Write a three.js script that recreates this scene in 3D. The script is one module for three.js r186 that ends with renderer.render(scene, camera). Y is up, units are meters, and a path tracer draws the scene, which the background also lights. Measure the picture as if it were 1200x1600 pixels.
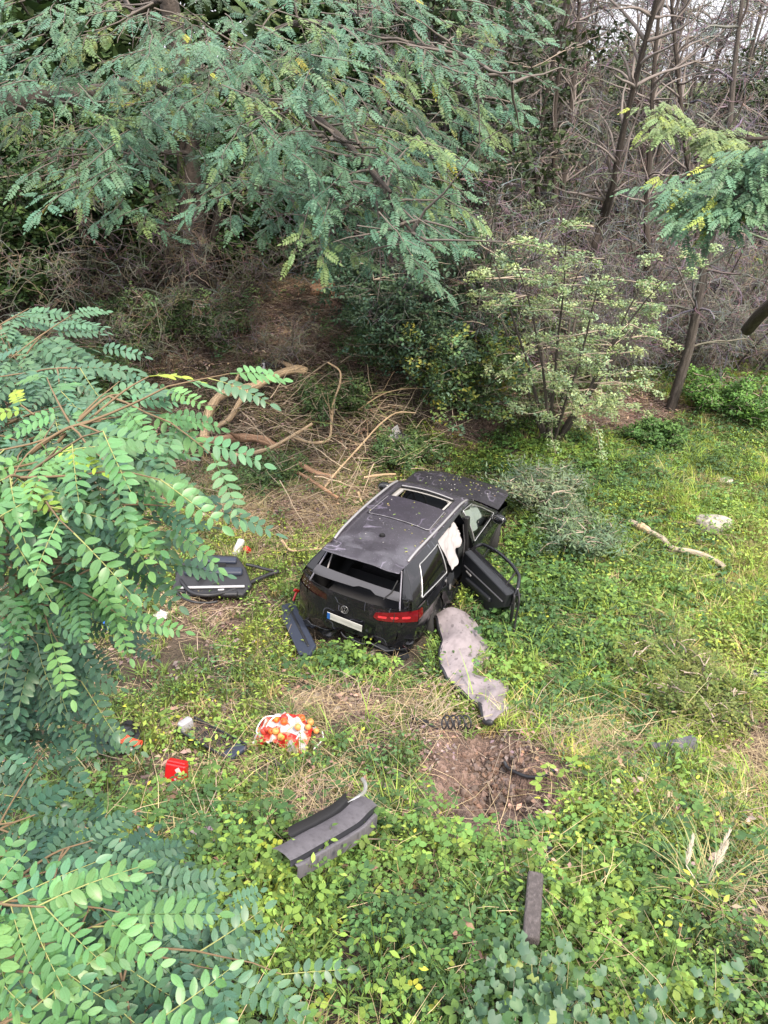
import * as THREE from 'three';
import { mergeGeometries, mergeVertices } from 'three/addons/utils/BufferGeometryUtils.js';
import { RoundedBoxGeometry } from 'three/addons/geometries/RoundedBoxGeometry.js';

// ---------------------------------------------------------------- camera, sky, sun, exposure
const W = 1200, HGT = 1600, FOV = 67, PITCH = 29 * Math.PI / 180, EYE = new THREE.Vector3(0, 6.95, 0);
const scene = new THREE.Scene();
const camera = new THREE.PerspectiveCamera(FOV, 768 / 1024, 0.1, 600);
camera.position.copy(EYE); camera.rotation.set(-PITCH, 0, 0); camera.updateMatrixWorld();
const renderer = new THREE.WebGLRenderer({ antialias: true });
renderer.setSize(768, 1024);
renderer.toneMapping = THREE.LinearToneMapping; renderer.toneMappingExposure = 4.2;
renderer.shadowMap.enabled = true; renderer.shadowMap.type = THREE.PCFSoftShadowMap;
{ // overcast sky: brighter overhead, soft uneven cloud
  const w = 256, h = 128, d = new Float32Array(w * h * 4);
  for (let j = 0; j < h; j++) for (let i = 0; i < w; i++) {
    const el = ((j + .5) / h - .5) * Math.PI, a = i / w * Math.PI * 2, s = Math.max(0, Math.sin(el));
    const cl = 1 + .07 * Math.sin(a * 3 + 4 * s) * Math.sin(7 * s + 1.3) + .05 * Math.sin(a * 7 + 9 * s);
    const L = (.33 + .38 * s) * cl, k = (j * w + i) * 4;
    d[k] = L * .985; d[k + 1] = L * .985; d[k + 2] = L * 1.06; d[k + 3] = 1;
  }
  const t = new THREE.DataTexture(d, w, h, THREE.RGBAFormat, THREE.FloatType);
  t.mapping = THREE.EquirectangularReflectionMapping; t.magFilter = t.minFilter = THREE.LinearFilter; t.needsUpdate = true;
  scene.background = t; scene.environment = t; scene.environmentIntensity = 1;
}
const sun = new THREE.DirectionalLight(0xfff1dc, 1.5);
sun.position.set(9, 22, 4); sun.target.position.set(0, 0, -11); sun.castShadow = true; sun.shadow.radius = 20;
Object.assign(sun.shadow.camera, { left: -30, right: 30, top: 30, bottom: -30, near: 1, far: 90 }); sun.shadow.mapSize.set(2048, 2048);
scene.add(sun, sun.target);

// ---------------------------------------------------------------- numbers
function rng(seed) { let a = seed >>> 0; return () => { a = a + 0x6D2B79F5 | 0; let t = Math.imul(a ^ a >>> 15, 1 | a); t = t + Math.imul(t ^ t >>> 7, 61 | t) ^ t; return ((t ^ t >>> 14) >>> 0) / 4294967296; }; }
const V = (x, y, z) => new THREE.Vector3(x, y, z), mix = (a, b, t) => a + (b - a) * t, clamp = (x, a = 0, b = 1) => Math.min(b, Math.max(a, x));
const sst = (a, b, x) => { const t = clamp((x - a) / (b - a)); return t * t * (3 - 2 * t); };
function table(rows) { // smooth lookup through [x, y] rows
  return (x) => {
    const n = rows.length; if (x <= rows[0][0]) return rows[0][1]; if (x >= rows[n - 1][0]) return rows[n - 1][1];
    let i = 0; while (x > rows[i + 1][0]) i++;
    const [x0, y0] = rows[i], [x1, y1] = rows[i + 1], h = x1 - x0;
    const m = (k) => k <= 0 || k >= n - 1 ? 0 : (rows[k + 1][1] - rows[k - 1][1]) / (rows[k + 1][0] - rows[k - 1][0]);
    const m0 = i ? m(i) : (y1 - y0) / h, m1 = i + 1 < n - 1 ? m(i + 1) : (y1 - y0) / h, t = (x - x0) / h, t2 = t * t, t3 = t2 * t;
    return (2 * t3 - 3 * t2 + 1) * y0 + (t3 - 2 * t2 + t) * h * m0 + (3 * t2 - 2 * t3) * y1 + (t3 - t2) * h * m1;
  };
}
const hash = (x, y, z) => { let h = Math.imul(x | 0, 374761393) + Math.imul(y | 0, 668265263) + Math.imul(z | 0, 2147483647 ^ 0x5bd1e995) | 0; h = Math.imul(h ^ h >>> 13, 1274126177); return ((h ^ h >>> 16) >>> 0) / 4294967296; };
function noise(x, y = 0, z = 0) {
  const X = Math.floor(x), Y = Math.floor(y), Z = Math.floor(z), u = x - X, v = y - Y, w = z - Z, s = (t) => t * t * (3 - 2 * t), a = s(u), b = s(v), c = s(w);
  const L = (k) => mix(mix(hash(X, Y, Z + k), hash(X + 1, Y, Z + k), a), mix(hash(X, Y + 1, Z + k), hash(X + 1, Y + 1, Z + k), a), b);
  return mix(L(0), L(1), c) * 2 - 1;
}
const fbm = (x, y, o = 4) => { let s = 0, a = .5; for (let i = 0; i < o; i++) { s += a * noise(x, y, i * 7.3); x *= 2.03; y *= 2.03; a *= .5; } return s; };

// ---------------------------------------------------------------- the lie of the land
const frontRise = table([[-8, 5.4], [-2, 4.9], [0, 3.85], [2.3, 2.45], [4, 1.55], [6.2, .62], [8.5, .12], [10.5, 0], [16, .02], [200, .0]]);
let PIT = null;
function H(x, z) {
  const f = -z; let y = frontRise(f);
  const wl = 1 - sst(.2, 5.2, x - (f - 15) * .12);
  y += wl * (2.75 * sst(14.2, 18.6, f) + 1.3 * sst(18.6, 30, f));
  y += (1 - wl) * .35 * sst(15, 19, f) * (1 - sst(24, 34, f));
  y += sst(60, 180, f) * 7 * (1 - sst(180, 320, f) * .2);
  y += .16 * noise(x * .55 + 3, z * .55) + .07 * noise(x * 1.7, z * 1.7 + 9) + .025 * noise(x * 5, z * 5);
  if (PIT) { const dx = x - PIT.x, dz = z - PIT.z, r = Math.hypot(dx, dz * .8); y += -.30 * Math.exp(-r * r / .35) + .09 * Math.exp(-((r - 1.0) ** 2) / .12) * (.6 + .6 * noise(x * 3, z * 3)); const k = Math.exp(-r * r / 1.1); y += k * (.13 * noise(x * 5, z * 5) + .07 * noise(x * 13, z * 13) + .03 * noise(x * 27, z * 27)); }
  return y;
}
const FPX = HGT / 2 / Math.tan(FOV * Math.PI / 360), CP = Math.cos(PITCH), SP = Math.sin(PITCH);
function ray(px, py) { const a = (px - W / 2) / FPX, b = -(py - HGT / 2) / FPX; return V(a, b * CP - SP, -b * SP - CP); } // per metre of depth along the view
const at = (px, py, depth) => ray(px, py).multiplyScalar(depth).add(EYE);
function hit(px, py, dy = 0) {
  const r = ray(px, py); let t0 = .5, t = .6;
  for (; t < 150; t *= 1.015) { const p = r.clone().multiplyScalar(t).add(EYE); if (p.y < H(p.x, p.z) + dy) break; t0 = t; }
  for (let i = 0; i < 24; i++) { const m = (t0 + t) / 2, p = r.clone().multiplyScalar(m).add(EYE); if (p.y < H(p.x, p.z) + dy) t = m; else t0 = m; }
  return r.multiplyScalar(t).add(EYE);
}
const depthOf = (p) => (EYE.y - p.y) * SP - p.z * CP;
function proj(x, y, z) { const d = (EYE.y - y) * SP - z * CP; return [W / 2 + FPX * x / d, HGT / 2 - FPX * ((y - EYE.y) * CP - z * SP) / d, d]; }
PIT = hit(775, 1245);

// ---------------------------------------------------------------- builders
const used = {};
function numbered(n) { used[n] = (used[n] ?? -1) + 1; return used[n] ? `${n}_${String(used[n]).padStart(3, '0')}` : n; }
function tag(o, label, category, group, kind) { if (label) o.userData.label = label; if (category) o.userData.category = category; if (group) o.userData.group = group; if (kind) o.userData.kind = kind; return o; }
function base(name, p = V(0, 0, 0), turn = 0) { const g = new THREE.Group(); g.name = numbered(name); g.position.copy(p); if (turn.isQuaternion) g.quaternion.copy(turn); else g.rotation.y = turn; scene.add(g); return g; }
function mesh(name, geo, mat, parent) { const m = new THREE.Mesh(geo, mat); m.name = parent ? name : numbered(name); m.castShadow = m.receiveShadow = true; (parent || scene).add(m); return m; }
function inst(name, geo, mat, list, parent) {
  const m = new THREE.InstancedMesh(geo, mat, list.length); m.name = parent ? name : numbered(name); m.castShadow = m.receiveShadow = true;
  list.forEach((e, i) => { m.setMatrixAt(i, e.m); m.setColorAt(i, e.c); });
  m.userData.kind = 'stuff'; (parent || scene).add(m); return m;
}
class MB { // collects faces; indexed so that normals are smooth within a piece
  constructor() { this.p = []; this.c = []; this.i = []; this.u = []; this.col = [1, 1, 1]; }
  v(x, y, z, u = 0, w = 0) { this.p.push(x, y, z); this.c.push(...this.col); this.u.push(u, w); return this.p.length / 3 - 1; }
  t(a, b, c) { this.i.push(a, b, c); }
  q(a, b, c, d) { this.i.push(a, b, c, a, c, d); }
  tube(path, rad, sides = 4, closeEnds = true) { // path: Vector3[], rad: number | number[]
    const n = path.length; let up = V(0, 1, 0), last = null; let len = 0;
    for (let k = 0; k < n; k++) {
      const a = path[Math.max(0, k - 1)], b = path[Math.min(n - 1, k + 1)], d = b.clone().sub(a); if (d.lengthSq() < 1e-12) d.set(0, 1, 0); d.normalize();
      if (Math.abs(d.dot(up)) > .95 && !k) up = V(1, 0, 0);
      const s = d.clone().cross(up).normalize(), w = s.clone().cross(d).normalize(); up = w;
      const r = Array.isArray(rad) ? rad[k] : rad, row = []; if (k) len += path[k].distanceTo(path[k - 1]);
      for (let j = 0; j < sides; j++) { const A = j / sides * Math.PI * 2, ca = Math.cos(A) * r, sa = Math.sin(A) * r, p = path[k]; row.push(this.v(p.x + s.x * ca + w.x * sa, p.y + s.y * ca + w.y * sa, p.z + s.z * ca + w.z * sa, j / sides, len)); }
      if (last) for (let j = 0; j < sides; j++) { const e = (j + 1) % sides; this.q(last[j], last[e], row[e], row[j]); }
      if (closeEnds && (k === 0 || k === n - 1) && sides > 2) for (let j = 1; j < sides - 1; j++) k ? this.t(row[0], row[j], row[j + 1]) : this.t(row[0], row[j + 1], row[j]);
      last = row;
    }
    return this;
  }
  geo() {
    const g = new THREE.BufferGeometry(); g.setAttribute('position', new THREE.Float32BufferAttribute(this.p, 3)); g.setAttribute('color', new THREE.Float32BufferAttribute(this.c, 3)); g.setAttribute('uv', new THREE.Float32BufferAttribute(this.u, 2));
    g.setIndex(this.i); g.computeVertexNormals(); return g;
  }
}
const basis = (d, n, s, p) => { const X = d.clone().normalize(), Z = X.clone().cross(n).normalize(), Y = Z.clone().cross(X); return new THREE.Matrix4().makeBasis(X.multiplyScalar(s), Y.multiplyScalar(s), Z.multiplyScalar(s)).setPosition(p); };
const curve = (pts, n) => new THREE.CatmullRomCurve3(pts).getPoints(n);
const rgb = (r, g, b) => new THREE.Color().setRGB(r, g, b);
const vary = (R, c, v = .25, hue = .12) => { const k = 1 + (R() - .5) * 2 * v, h = (R() - .5) * 2 * hue; return rgb(clamp(c[0] * k * (1 + h)), clamp(c[1] * k), clamp(c[2] * k * (1 - h))); };
// materials
const M = {};
M.leaf = new THREE.MeshPhysicalMaterial({ color: 0xffffff, roughness: .62, transmission: .22, thickness: 0, side: THREE.DoubleSide, specularIntensity: .6 });
M.leafWaxy = new THREE.MeshPhysicalMaterial({ color: 0xffffff, roughness: .5, transmission: .2, thickness: 0, side: THREE.DoubleSide, specularIntensity: .65 });
M.grass = new THREE.MeshPhysicalMaterial({ color: 0xffffff, roughness: .7, transmission: .3, thickness: 0, side: THREE.DoubleSide, specularIntensity: .5 });
M.litter = new THREE.MeshStandardMaterial({ color: 0xffffff, roughness: .9, side: THREE.DoubleSide });
function noiseTex(size, fn, srgb) { const d = new Uint8Array(size * size * 4); for (let j = 0; j < size; j++) for (let i = 0; i < size; i++) { const c = fn(i / size, j / size, i, j), k = (j * size + i) * 4; for (let e = 0; e < 3; e++) d[k + e] = clamp(c[e]) * 255; d[k + 3] = 255; } const t = new THREE.DataTexture(d, size, size); t.wrapS = t.wrapT = THREE.RepeatWrapping; t.magFilter = THREE.LinearFilter; t.minFilter = THREE.LinearMipmapLinearFilter; t.generateMipmaps = true; if (srgb) t.colorSpace = THREE.SRGBColorSpace; t.needsUpdate = true; return t; }
// wrapped noise for tiling maps
const wn = (u, v, n, k = 0) => { const x = u * n, y = v * n, X = Math.floor(x), Y = Math.floor(y), a = x - X, b = y - Y, s = (t) => t * t * (3 - 2 * t), h = (i, j) => hash((X + i) % n, (Y + j) % n, k); return mix(mix(h(0, 0), h(1, 0), s(a)), mix(h(0, 1), h(1, 1), s(a)), s(b)); };
const leafMap = noiseTex(128, (u, v, i, j) => { const m = Math.exp(-(((v - .5) / .035) ** 2)), vein = Math.pow(Math.abs(Math.sin((u * 1.0 - Math.abs(v - .5) * .55) * 44)), 10) * .10, a = wn(u, v, 5, 4), b = wn(u, v, 22, 5), sp = wn(u, v, 13, 9) > .90 ? .75 : 1, k = (.74 + .20 * a + .10 * b + .22 * m + vein) * sp; return [k * (sp < 1 ? 1.15 : 1), k, k * (sp < 1 ? .7 : .96)]; });
const barkMap = noiseTex(256, (u, v) => { const g = .62 * wn(u, v * .25, 24, 3) + .38 * wn(u, v, 60, 5), k = .45 + .75 * g * g; return [k, k * .97, k * .93]; });
M.leafWaxy.map = leafMap; M.leaf.map = leafMap;
const bark = (r, g, b) => new THREE.MeshStandardMaterial({ color: rgb(r, g, b), roughness: .95, vertexColors: true, map: barkMap, bumpMap: barkMap, bumpScale: .015 });
M.barkDark = bark(.085, .07, .06); M.barkGrey = bark(.15, .13, .12); M.barkTan = bark(.72, .54, .35); M.barkRed = bark(.50, .31, .20);
M.twig = new THREE.MeshStandardMaterial({ color: 0xffffff, roughness: .95, vertexColors: true });
// ---------------------------------------------------------------- ground
// patches of kind, as ellipses about points of the ground: [px, py, rx, ry] seen from the road
const inEll = (list, px, py) => { let s = 0; for (const [x, y, rx, ry, w = 1] of list) { const d = ((px - x) / rx) ** 2 + ((py - y) / ry) ** 2; if (d < 6) s = Math.max(s, w * Math.exp(-d * .9)); } return s; };
const SOIL = [[776, 1238, 108, 80, 1.5], [700, 1190, 70, 45, .8], [680, 1145, 60, 25, .8], [545, 1100, 90, 28, .75], [250, 1190, 45, 30, .6], [340, 1120, 60, 25, .4], [330, 960, 70, 40, .7], [480, 500, 130, 60, 1.1], [300, 520, 80, 50, .8], [960, 650, 120, 35, .95], [740, 650, 60, 40, .8], [1190, 1180, 40, 90, .8], [1190, 1440, 40, 70, .5], [1090, 1290, 90, 40, .4], [500, 1270, 45, 40, .8], [480, 800, 110, 60, .6]];
const STRAW = [[1090, 1290, 120, 45], [900, 1170, 80, 50, .8], [1120, 1060, 100, 60, .8], [620, 1110, 90, 40, .6], [1180, 1380, 50, 90], [540, 1080, 110, 40, .6], [980, 1010, 60, 40, .5], [880, 1220, 50, 50, .7], [1170, 1230, 60, 120, .7], [1010, 870, 110, 40, .4], [500, 1285, 60, 40, .9], [430, 1180, 200, 60, .35], [420, 800, 140, 70, .7]];
const MEADOW = (px, py, x, z) => sst(700, 960, px - (py < 900 ? (900 - py) * .25 : (py - 900) * -.35)) * (z < -4.2 ? 1 : 0);
const soilColor = [rgb(.20, .135, .11), rgb(.2, .14, .105), rgb(.085, .068, .047)];
{
  const N = 340, g = new THREE.BufferGeometry(), P = [], C = [], U = [], I = [];
  const warp = (t, a, b, c) => { const s = t * 2 - 1; return c + (s < 0 ? -1 : 1) * (Math.abs(s) * a + Math.abs(s) ** 5 * b); };
  for (let j = 0; j <= N; j++) for (let i = 0; i <= N; i++) {
    const x = warp(i / N, 13, 200, 1), z = -warp(j / N, 11, 320, 11) , zz = Math.min(z, 9);
    P.push(x, H(x, zz), zz); U.push(x / 1.7, zz / 1.7);
    const [px, py] = proj(x, H(x, zz), zz), s = clamp(inEll(SOIL, px, py) * 1.3 + .25 * fbm(x * 1.2, zz * 1.2));
    const c = soilColor[2].clone().lerp(soilColor[0], s); if (-zz > 24 && x > -8) c.lerp(rgb(.16, .21, .06), .8); C.push(c.r, c.g, c.b);
  }
  for (let j = 0; j < N; j++) for (let i = 0; i < N; i++) { const a = j * (N + 1) + i; I.push(a, a + 1, a + N + 2, a, a + N + 2, a + N + 1); }
  g.setAttribute('position', new THREE.Float32BufferAttribute(P, 3)); g.setAttribute('color', new THREE.Float32BufferAttribute(C, 3)); g.setAttribute('uv', new THREE.Float32BufferAttribute(U, 2)); g.setIndex(I); g.computeVertexNormals();
  const map = noiseTex(512, (u, v) => { const a = wn(u, v, 12, 1), b = wn(u, v, 46, 2), c = wn(u, v, 170, 3), k = .35 + .35 * a + .45 * b + .5 * (c - .5), p = wn(u, v, 90, 8) > .78 ? .35 : 0; return [k + p, k * .97 + p * .85, k * .94 + p * .7]; });
  const m = mesh('ground', g, new THREE.MeshStandardMaterial({ map, bumpMap: map, bumpScale: .05, vertexColors: true, roughness: .97 })); tag(m, null, null, null, 'structure');
}
// ---------------------------------------------------------------- small plants, as pieces to scatter
function leafShape(mb, L, wd, fold = .22, curl = .15, tip = 1, m = null, seg = 4, round = .8) { // a folded, curved leaf along +X
  const P = (x, y, z) => { const p = V(x, y, z), e = .5 + .5 * z / (wd * 1.02); if (m) p.applyMatrix4(m); return mb.v(p.x, p.y, p.z, x / L, e); };
  let pa, pb, pc;
  for (let k = 0; k <= seg; k++) {
    const t = k / seg, w = wd * Math.pow(Math.sin(Math.PI * Math.min(.98, Math.max(.02, Math.pow(t, .85 * tip)))), round), y = -curl * L * t * t, x = L * t;
    const a = P(x, y + w * fold, w), b = P(x, y, 0), c = P(x, y + w * fold, -w);
    if (k) { mb.q(pa, a, b, pb); mb.q(pb, b, c, pc); } pa = a; pb = b; pc = c;
  }
}
const leafM = (d, n, p, s = 1) => basis(d, n, s, p);
function bladeTuft(seed, n, h, w, lean) {
  const R = rng(seed), b = new MB();
  for (let i = 0; i < n; i++) {
    const a = R() * 6.283, L = h * (.55 + .6 * R()), l = lean * (.3 + R()), ox = (R() - .5) * .12, oz = (R() - .5) * .12, sx = -Math.sin(a) * w * (.6 + R()), sz = Math.cos(a) * w * (.6 + R()); let p0, p1; const k0 = .75 + .5 * R(); b.col = [k0, k0, k0];
    for (let k = 0; k <= 4; k++) { const t = k / 4, r = l * L * t * t, y = L * (t - .35 * l * t * t), ww = 1 - t * t * .95, x = ox + Math.cos(a) * r, z = oz + Math.sin(a) * r; const A = b.v(x - sx * ww, y, z - sz * ww), B = b.v(x + sx * ww, y, z + sz * ww); if (k) b.q(p0, p1, B, A); p0 = A; p1 = B; }
  }
  return b.geo();
}
function sprig(seed, n, L, wd, spread, height, trif = true, yellow = .1) { // leafy shoot: arching stems with (tri)foliate leaves
  const R = rng(seed), b = new MB();
  for (let i = 0; i < n; i++) {
    const a = R() * 6.283, r = spread * Math.sqrt(R()), y = height * (.25 + .75 * R()) * (1 - .4 * r / spread), o = V(Math.cos(a) * r, y, Math.sin(a) * r), d = V(Math.cos(a + (R() - .5) * 2), (R() - .6) * .5, Math.sin(a + (R() - .5) * 2)).normalize();
    const k0 = .7 + .55 * R(), yl = R() < yellow ? 1.9 : 1; b.col = [k0 * (yl > 1 ? 2.2 : 1), k0 * (yl > 1 ? 1.5 : 1), k0];
    const up = V((R() - .5) * .9, 1, (R() - .5) * .9).normalize(), l = L * (.65 + .6 * R());
    for (let e = trif ? -1 : 0; e <= (trif ? 1 : 0); e++) { const dd = d.clone().applyAxisAngle(V(0, 1, 0), e * 1.15); leafShape(b, l * (e ? .85 : 1), l * wd, .25 * R() + .05, .1 + .25 * R(), 1, leafM(dd, up, o.clone().addScaledVector(dd, .012)), 3); }
    b.col = [.75, .7, .55]; b.tube([V(o.x * .25, 0, o.z * .25), V(o.x * .7, o.y * .75, o.z * .7), o], .0028, 3, false);
  }
  return b.geo();
}
function stickTuft(seed, n, len, rad, flat, col) { const R = rng(seed), b = new MB(); for (let i = 0; i < n; i++) { const a = R() * 6.283, e = flat * (R() - .3), k = .6 + .7 * R(); b.col = col.map((c) => c * k); const L = len * (.4 + .8 * R()), o = V((R() - .5) * .5, R() * .07, (R() - .5) * .5), d = V(Math.cos(a), e, Math.sin(a)).normalize(), m = o.clone().addScaledVector(d, L * .5).add(V((R() - .5) * L * .2, R() * L * .12, (R() - .5) * L * .2)); b.tube([o, m, o.clone().addScaledVector(d, L)], [rad, rad * .8, rad * .4], 3, false); } return b.geo(); }
function litterClump(seed, n, L) { const R = rng(seed), b = new MB(); for (let i = 0; i < n; i++) { const k = .5 + .9 * R(); b.col = [k, k * (.85 + .2 * R()), k * (.8 + .3 * R())]; const a = R() * 6.283; leafShape(b, L * (.6 + .8 * R()), L * .3, .5 * R(), (R() - .3) * .5, 1, leafM(V(Math.cos(a), (R() - .5) * .4, Math.sin(a)), V((R() - .5) * .8, 1, (R() - .5) * .8), V((R() - .5) * .5, .01 + .03 * R(), (R() - .5) * .5)), 2); } return b.geo(); }
const vc = (m) => { const c = m.clone(); c.vertexColors = true; return c; };
M.leafV = vc(M.leaf); M.grassV = vc(M.grass); M.litterV = vc(M.litter); M.waxyV = vc(M.leafWaxy);
// scatter over the ground seen from the road and a margin round it: density(px, py, x, z, depth) per square metre
let CARBOX = null; // set by the car: keeps plants out of its cabin
function scatter(seed, per, density, make, area = [-9, 15, -30, -1.2]) {
  const R = rng(seed), [x0, x1, z0, z1] = area, n = (x1 - x0) * (z1 - z0) * per | 0;
  for (let i = 0; i < n; i++) {
    const x = mix(x0, x1, R()), z = mix(z0, z1, R()), r = R(), y = H(x, z), [px, py, d] = proj(x, y, z);
    if (d < 1.2 || px < -160 || px > 1360 || py > 1850) continue;
    if (CARBOX && CARBOX(x, y + .25, z)) continue;
    if (r < density(px, py, x, z, d)) make(V(x, y, z), R, px, py, d);
  }
}
// ---------------------------------------------------------------- the wrecked estate car
// car frame: x to its right, y up, s forward from the rear bumper; drawn as (x, y, -s)
const car = base('estate_car');
car.matrixAutoUpdate = true;
{
  const m = new THREE.Matrix4().makeBasis(V(.9014, -.0669, .4278), V(.0848, .9961, -.023), V(-.4247, .057, .9036)).setPosition(-.521, .12, -8.224);
  m.decompose(car.position, car.quaternion, car.scale); car.updateMatrixWorld(true);
}
tag(car, 'wrecked dark grey estate car with smashed tailgate glass and open rear door', 'car');
const carInv = car.matrixWorld.clone().invert();
CARBOX = (x, y, z) => { const p = V(x, y, z).applyMatrix4(carInv), s = -p.z; return s > (p.x > .1 ? -.22 : -.05) && s < 4.6 && p.x > -.9 && p.x < (s < 1.5 ? 1.0 : .9) && p.y < 1.4; };
{
  const dustSheen = noiseTex(512, (u, v, i, j) => { // scuffs, dried spatter, leaf bits on dark paint; lilac sky sheen painted in
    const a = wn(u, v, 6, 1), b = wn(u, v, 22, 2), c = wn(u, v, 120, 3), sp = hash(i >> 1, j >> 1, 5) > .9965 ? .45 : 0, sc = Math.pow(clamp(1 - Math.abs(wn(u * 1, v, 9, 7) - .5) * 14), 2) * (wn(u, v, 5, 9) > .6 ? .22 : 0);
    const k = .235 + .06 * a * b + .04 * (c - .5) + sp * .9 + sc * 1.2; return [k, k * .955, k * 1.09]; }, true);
  const rough = noiseTex(256, (u, v) => { const k = .28 + .25 * wn(u, v, 8, 4) + .12 * wn(u, v, 50, 6); return [k, k, k]; });
  const paint = new THREE.MeshPhysicalMaterial({ map: dustSheen, color: 0xffffff, metalness: .1, roughness: 1, roughnessMap: rough, clearcoat: 1, clearcoatRoughness: .13, side: THREE.DoubleSide });
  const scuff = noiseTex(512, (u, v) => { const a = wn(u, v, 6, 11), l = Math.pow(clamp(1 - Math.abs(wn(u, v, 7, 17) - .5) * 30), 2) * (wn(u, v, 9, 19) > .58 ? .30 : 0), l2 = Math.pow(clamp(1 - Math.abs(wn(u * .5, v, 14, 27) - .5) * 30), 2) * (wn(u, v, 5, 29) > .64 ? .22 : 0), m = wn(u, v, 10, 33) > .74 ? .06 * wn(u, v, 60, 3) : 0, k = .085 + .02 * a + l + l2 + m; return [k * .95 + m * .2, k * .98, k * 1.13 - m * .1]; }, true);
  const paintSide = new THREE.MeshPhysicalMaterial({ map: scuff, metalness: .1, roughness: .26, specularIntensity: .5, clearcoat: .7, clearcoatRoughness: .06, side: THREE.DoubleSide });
  const matte = new THREE.MeshStandardMaterial({ color: rgb(.030, .029, .030), roughness: .6, map: null, side: THREE.DoubleSide });
  const bonnetMat = new THREE.MeshPhysicalMaterial({ map: dustSheen, color: rgb(.5, .5, .5), metalness: .1, roughness: .5, clearcoat: .35, clearcoatRoughness: .35, side: THREE.DoubleSide });
  const black = new THREE.MeshStandardMaterial({ color: rgb(.012, .012, .013), roughness: .55, side: THREE.DoubleSide });
  const plastic = new THREE.MeshStandardMaterial({ color: rgb(.02, .022, .027), roughness: .5, side: THREE.DoubleSide });
  const cloth = new THREE.MeshStandardMaterial({ color: rgb(.035, .035, .04), roughness: .9, side: THREE.DoubleSide });
  const headl = new THREE.MeshStandardMaterial({ color: rgb(.36, .35, .34), roughness: .8, side: THREE.DoubleSide });
  const chrome = new THREE.MeshStandardMaterial({ color: rgb(.5, .5, .5), metalness: .7, roughness: .35 });
  const alu = new THREE.MeshStandardMaterial({ color: rgb(.40, .39, .40), metalness: .6, roughness: .42 });
  const glass = new THREE.MeshPhysicalMaterial({ color: rgb(.75, .85, .82), transmission: 1, thickness: 0, roughness: .05, side: THREE.DoubleSide });
  const tint = new THREE.MeshPhysicalMaterial({ color: rgb(.16, .17, .18), transmission: 1, thickness: 0, roughness: .06, side: THREE.DoubleSide });
  const panoram = new THREE.MeshPhysicalMaterial({ map: dustSheen, color: rgb(.75, .72, .78), roughness: .4, clearcoat: 1, clearcoatRoughness: .16 });
  const hatchMat = new THREE.MeshStandardMaterial({ color: rgb(.19, .185, .22), metalness: .4, roughness: .4 });
  const redLens = new THREE.MeshPhysicalMaterial({ color: rgb(.11, .002, .006), roughness: .15, clearcoat: 1, clearcoatRoughness: .05 });
  const redDark = new THREE.MeshPhysicalMaterial({ color: rgb(.022, .004, .005), roughness: .25, clearcoat: 1, side: THREE.DoubleSide });
  const white = new THREE.MeshStandardMaterial({ color: rgb(.33, .31, .31), roughness: .85, side: THREE.DoubleSide });

  const rear = table([[.15, .12], [.22, .06], [.32, .0], [.6, .0], [.75, .015], [.93, .05], [1.0, .075], [1.08, .12], [1.40, .34], [1.46, .36]]);
  const Wd = table([[.15, .76], [.22, .82], [.35, .875], [.6, .905], [.86, .91], [.97, .885], [1.05, .86]]);
  const plan = table([[0, .93], [.25, .965], [.8, .995], [1.5, 1], [3.4, 1], [4.0, .975], [4.4, .93], [4.7, .82]]);
  const yb = table([[.2, 1.0], [1.2, .99], [2.2, .965], [3.4, .95], [3.6, .945], [4.1, .89], [4.6, .76], [4.8, .70]]);
  const yt = table([[.25, 1.425], [.6, 1.445], [1.2, 1.465], [2.0, 1.465], [2.5, 1.45], [2.78, 1.415], [3.1, 1.25], [3.62, .955]]);
  const xt = table([[.2, .535], [.6, .57], [1.5, .60], [2.6, .60], [2.9, .625], [3.62, .74]]);
  const front = table([[.15, 4.5], [.25, 4.64], [.45, 4.73], [.62, 4.72], [.78, 4.62]]);
  const cornR = (y) => rear(y) + .2, cornF = (y) => front(y) - .32;
  const upX = (s, v) => { const b = Wd(yb(s)) * plan(s) - .012, t = xt(s); return mix(b, t, Math.pow(v, 1.12)) + .022 * Math.sin(Math.PI * v); };
  const sideX = (s, y) => { const b = yb(s), t = yt(s); return y <= b ? Wd(y) * plan(s) + .012 * Math.exp(-(((y - .84) / .05) ** 2)) : upX(s, clamp((y - b) / Math.max(.02, t - b))); };
  // a patch: soup of triangles with point, normal and (u, v) in metres
  function patch(fn, nu, nv, face = 1) { // face: 1 or -1, whichever turns the normals outwards
    const P = [], e = 1e-3, g = (u, v) => { const [x, y, s] = fn(u, v); return V(x, y, s); };
    const pts = []; for (let j = 0; j <= nv; j++) for (let i = 0; i <= nu; i++) {
      const u = i / nu, v = j / nv, p = g(u, v), du = g(Math.min(1, u + e), v).sub(g(Math.max(0, u - e), v)), dv = g(u, Math.min(1, v + e)).sub(g(u, Math.max(0, v - e))); pts.push({ p, n: du.cross(dv).normalize().multiplyScalar(face) });
    }
    for (let j = 0; j < nv; j++) for (let i = 0; i < nu; i++) { const a = pts[j * (nu + 1) + i], b = pts[j * (nu + 1) + i + 1], c = pts[(j + 1) * (nu + 1) + i + 1], d = pts[(j + 1) * (nu + 1) + i]; P.push([a, b, c], [a, c, d]); }
    return P;
  }
  const lerpV = (a, b, t) => ({ p: a.p.clone().lerp(b.p, t), n: a.n.clone().lerp(b.n, t).normalize() });
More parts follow.
